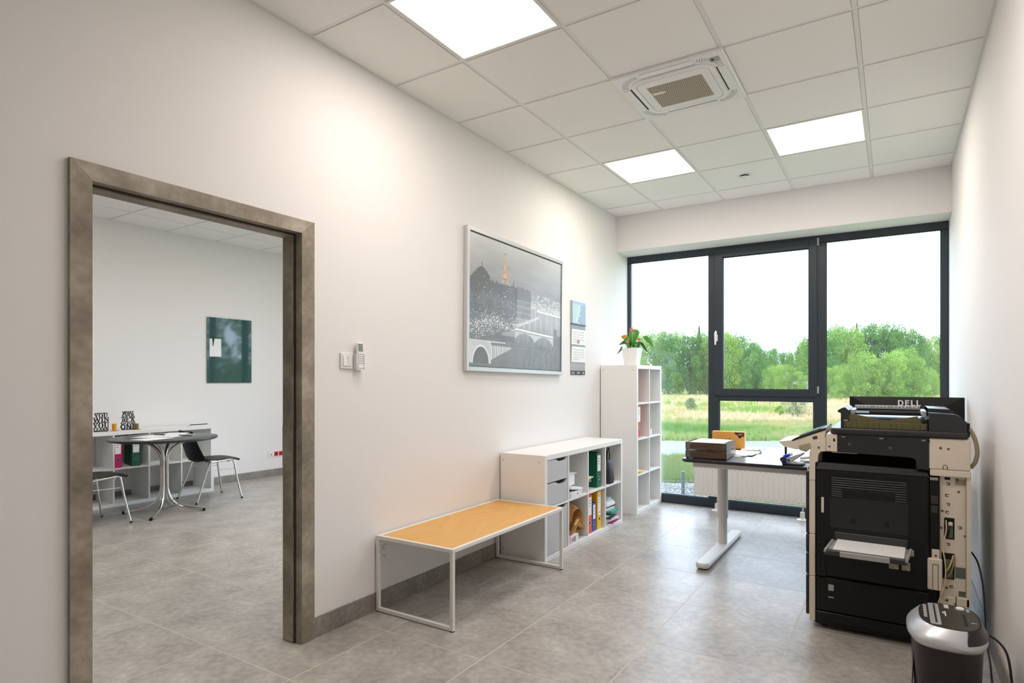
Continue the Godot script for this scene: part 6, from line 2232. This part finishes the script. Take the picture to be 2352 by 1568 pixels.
func round_table():
	var o = thing("round_table", "round black meeting table on four flared chrome tubes", "table", v3(-3.55, 0, -3.145))
	put(G().lathe([[0.0, 0.712], [0.455, 0.712], [0.468, 0.718], [0.471, 0.727], [0.468, 0.736], [0.462, 0.738], [0.0, 0.738]], 64, 0.8), "table_top", M.table_black, o)
	for k in 4:
		var a = PI / 4 + k * PI / 2
		var d = v3(cos(a), 0, sin(a))
		var path = []
		for q in [[0.358, 0.014], [0.25, 0.03], [0.16, 0.052], [0.095, 0.09], [0.052, 0.145], [0.032, 0.21], [0.026, 0.28], [0.026, 0.4], [0.026, 0.5], [0.036, 0.56], [0.07, 0.62], [0.13, 0.668], [0.2, 0.695], [0.27, 0.707]]:
			path.append(d * q[0] + v3(0, q[1], 0))
		var leg = put(G().tube(curve(path, 3), 0.0135, 14), "leg", M.chrome, o)
		put(G().tube([d * 0.345 + v3(0, 0.016, 0), d * 0.366 + v3(0, 0.014, 0)], 0.0142, 14), "end_cap", M.black_plastic, leg)
	put(G().at(v3(0, 0.4, 0)).lathe([[0.012, -0.14], [0.012, 0.14]], 10), "core_pin", M.chrome, o)
	var sp = [[-0.14, 0.05, 0.5, "white sheet on the near left of the round table"], [-0.02, -0.11, 0.35, "white sheet in the middle of the round table"], [-0.2, -0.22, 0.8, "white sheet at the back of the round table"], [0.18, 0.2, 0.2, "white sheet at the edge of the round table nearest the door"]]
	for s in sp:
		var p = put(G().box(v3(0, 0.0006, 0), v3(0.21, 0.0012, 0.297)), "loose_sheet", M.paper)
		p.position = v3(-3.55 + s[0], 0.7382 + 0.0012 * sp.find(s), -3.145 + s[1])
		p.rotation.y = s[2]
		tag(p, s[3], "papers", "sheets on the round table")
	for q in [[v3(-3.45, 0.7462, -3.3), 0.5, "black pen on the papers of the round table, nearer the door"], [v3(-3.74, 0.7462, -3.2), 0.2, "black pen on the papers at the back of the round table"]]:
		var pn = put(G().tube([v3(-0.07, 0, 0), v3(0.06, 0, 0), v3(0.07, 0, 0)], [0.0045, 0.0045, 0.002], 8), "pen", M.black_plastic)
		pn.position = q[0]
		pn.rotation.y = q[1]
		tag(pn, q[2], "pen", "pens on the round table")


func chair(label, pos, turn):
	var o = thing("shell_chair", label, "chair", pos, turn, "black shell chairs in the next room")
	# one moulded shell: cross-sections from the front edge of the seat to the top of the back
	var prof = [[0.252, 0.408, 0.16, -0.004], [0.247, 0.424, 0.182, -0.004], [0.225, 0.436, 0.194, -0.006], [0.17, 0.446, 0.2, -0.01], [0.09, 0.446, 0.202, -0.008], [0.0, 0.436, 0.203, 0.0], [-0.09, 0.422, 0.204, 0.022], [-0.15, 0.415, 0.206, 0.05], [-0.19, 0.432, 0.207, 0.066], [-0.214, 0.48, 0.207, 0.06], [-0.229, 0.55, 0.205, 0.045], [-0.243, 0.63, 0.2, 0.026], [-0.258, 0.7, 0.192, 0.02], [-0.266, 0.738, 0.18, 0.018], [-0.269, 0.75, 0.15, 0.016]]
	var c = []
	for q in prof:
		c.append(v3(0, q[1], q[0]))
	var rings = []
	for j in prof.size():
		var q = prof[j]
		var dir = (c[min(j + 1, prof.size() - 1)] - c[max(j - 1, 0)]).normalized()
		var nn = v3(0, -dir.z, dir.y)
		if nn.y < 0 and j < 8 or nn.z < 0 and j >= 8:
			nn = -nn
		var up = []
		var dn = []
		for i in 11:
			var u = -1.0 + 2.0 * i / 10.0
			var lift = nn * q[3] * pow(absf(u), 2.4)
			var p = c[j] + v3(u * q[2], 0, 0) + lift
			up.append(p + nn * 0.004)
			dn.append(p - nn * 0.004)
		dn.reverse()
		rings.append(up + dn)
	put(G().loft(rings, true, true, 0.3), "seat_shell", M.black_plastic, o)
	for s in [-1, 1]:
		var p = [v3(s * 0.245, 0.004, -0.237), v3(s * 0.222, 0.2, -0.165), v3(s * 0.212, 0.385, -0.1), v3(s * 0.211, 0.408, -0.085), v3(s * 0.21, 0.416, -0.06), v3(s * 0.207, 0.424, 0.05), v3(s * 0.205, 0.43, 0.13), v3(s * 0.206, 0.422, 0.158), v3(s * 0.208, 0.4, 0.168), v3(s * 0.222, 0.2, 0.2), v3(s * 0.245, 0.004, 0.237)]
		var leg = put(G().tube(curve(p, 3), 0.0095, 12), "leg_frame", M.chrome, o)
		for e in [p[0], p[10]]:
			put(G().at(e).lathe([[0.0, -0.004], [0.0105, -0.004], [0.0105, 0.014], [0.0, 0.014]], 12), "foot_cap", M.black_plastic, leg)
		put(G().tube([v3(s * 0.205, 0.335, -0.118), v3(s * 0.207, 0.325, 0.18)], 0.0025, 6), "tie_wire", M.chrome, o)
	for z in [-0.07, 0.12]:
		put(G().tube([v3(-0.206, 0.414, z), v3(0.206, 0.414, z)], 0.008, 10), "cross_tube", M.chrome, o)
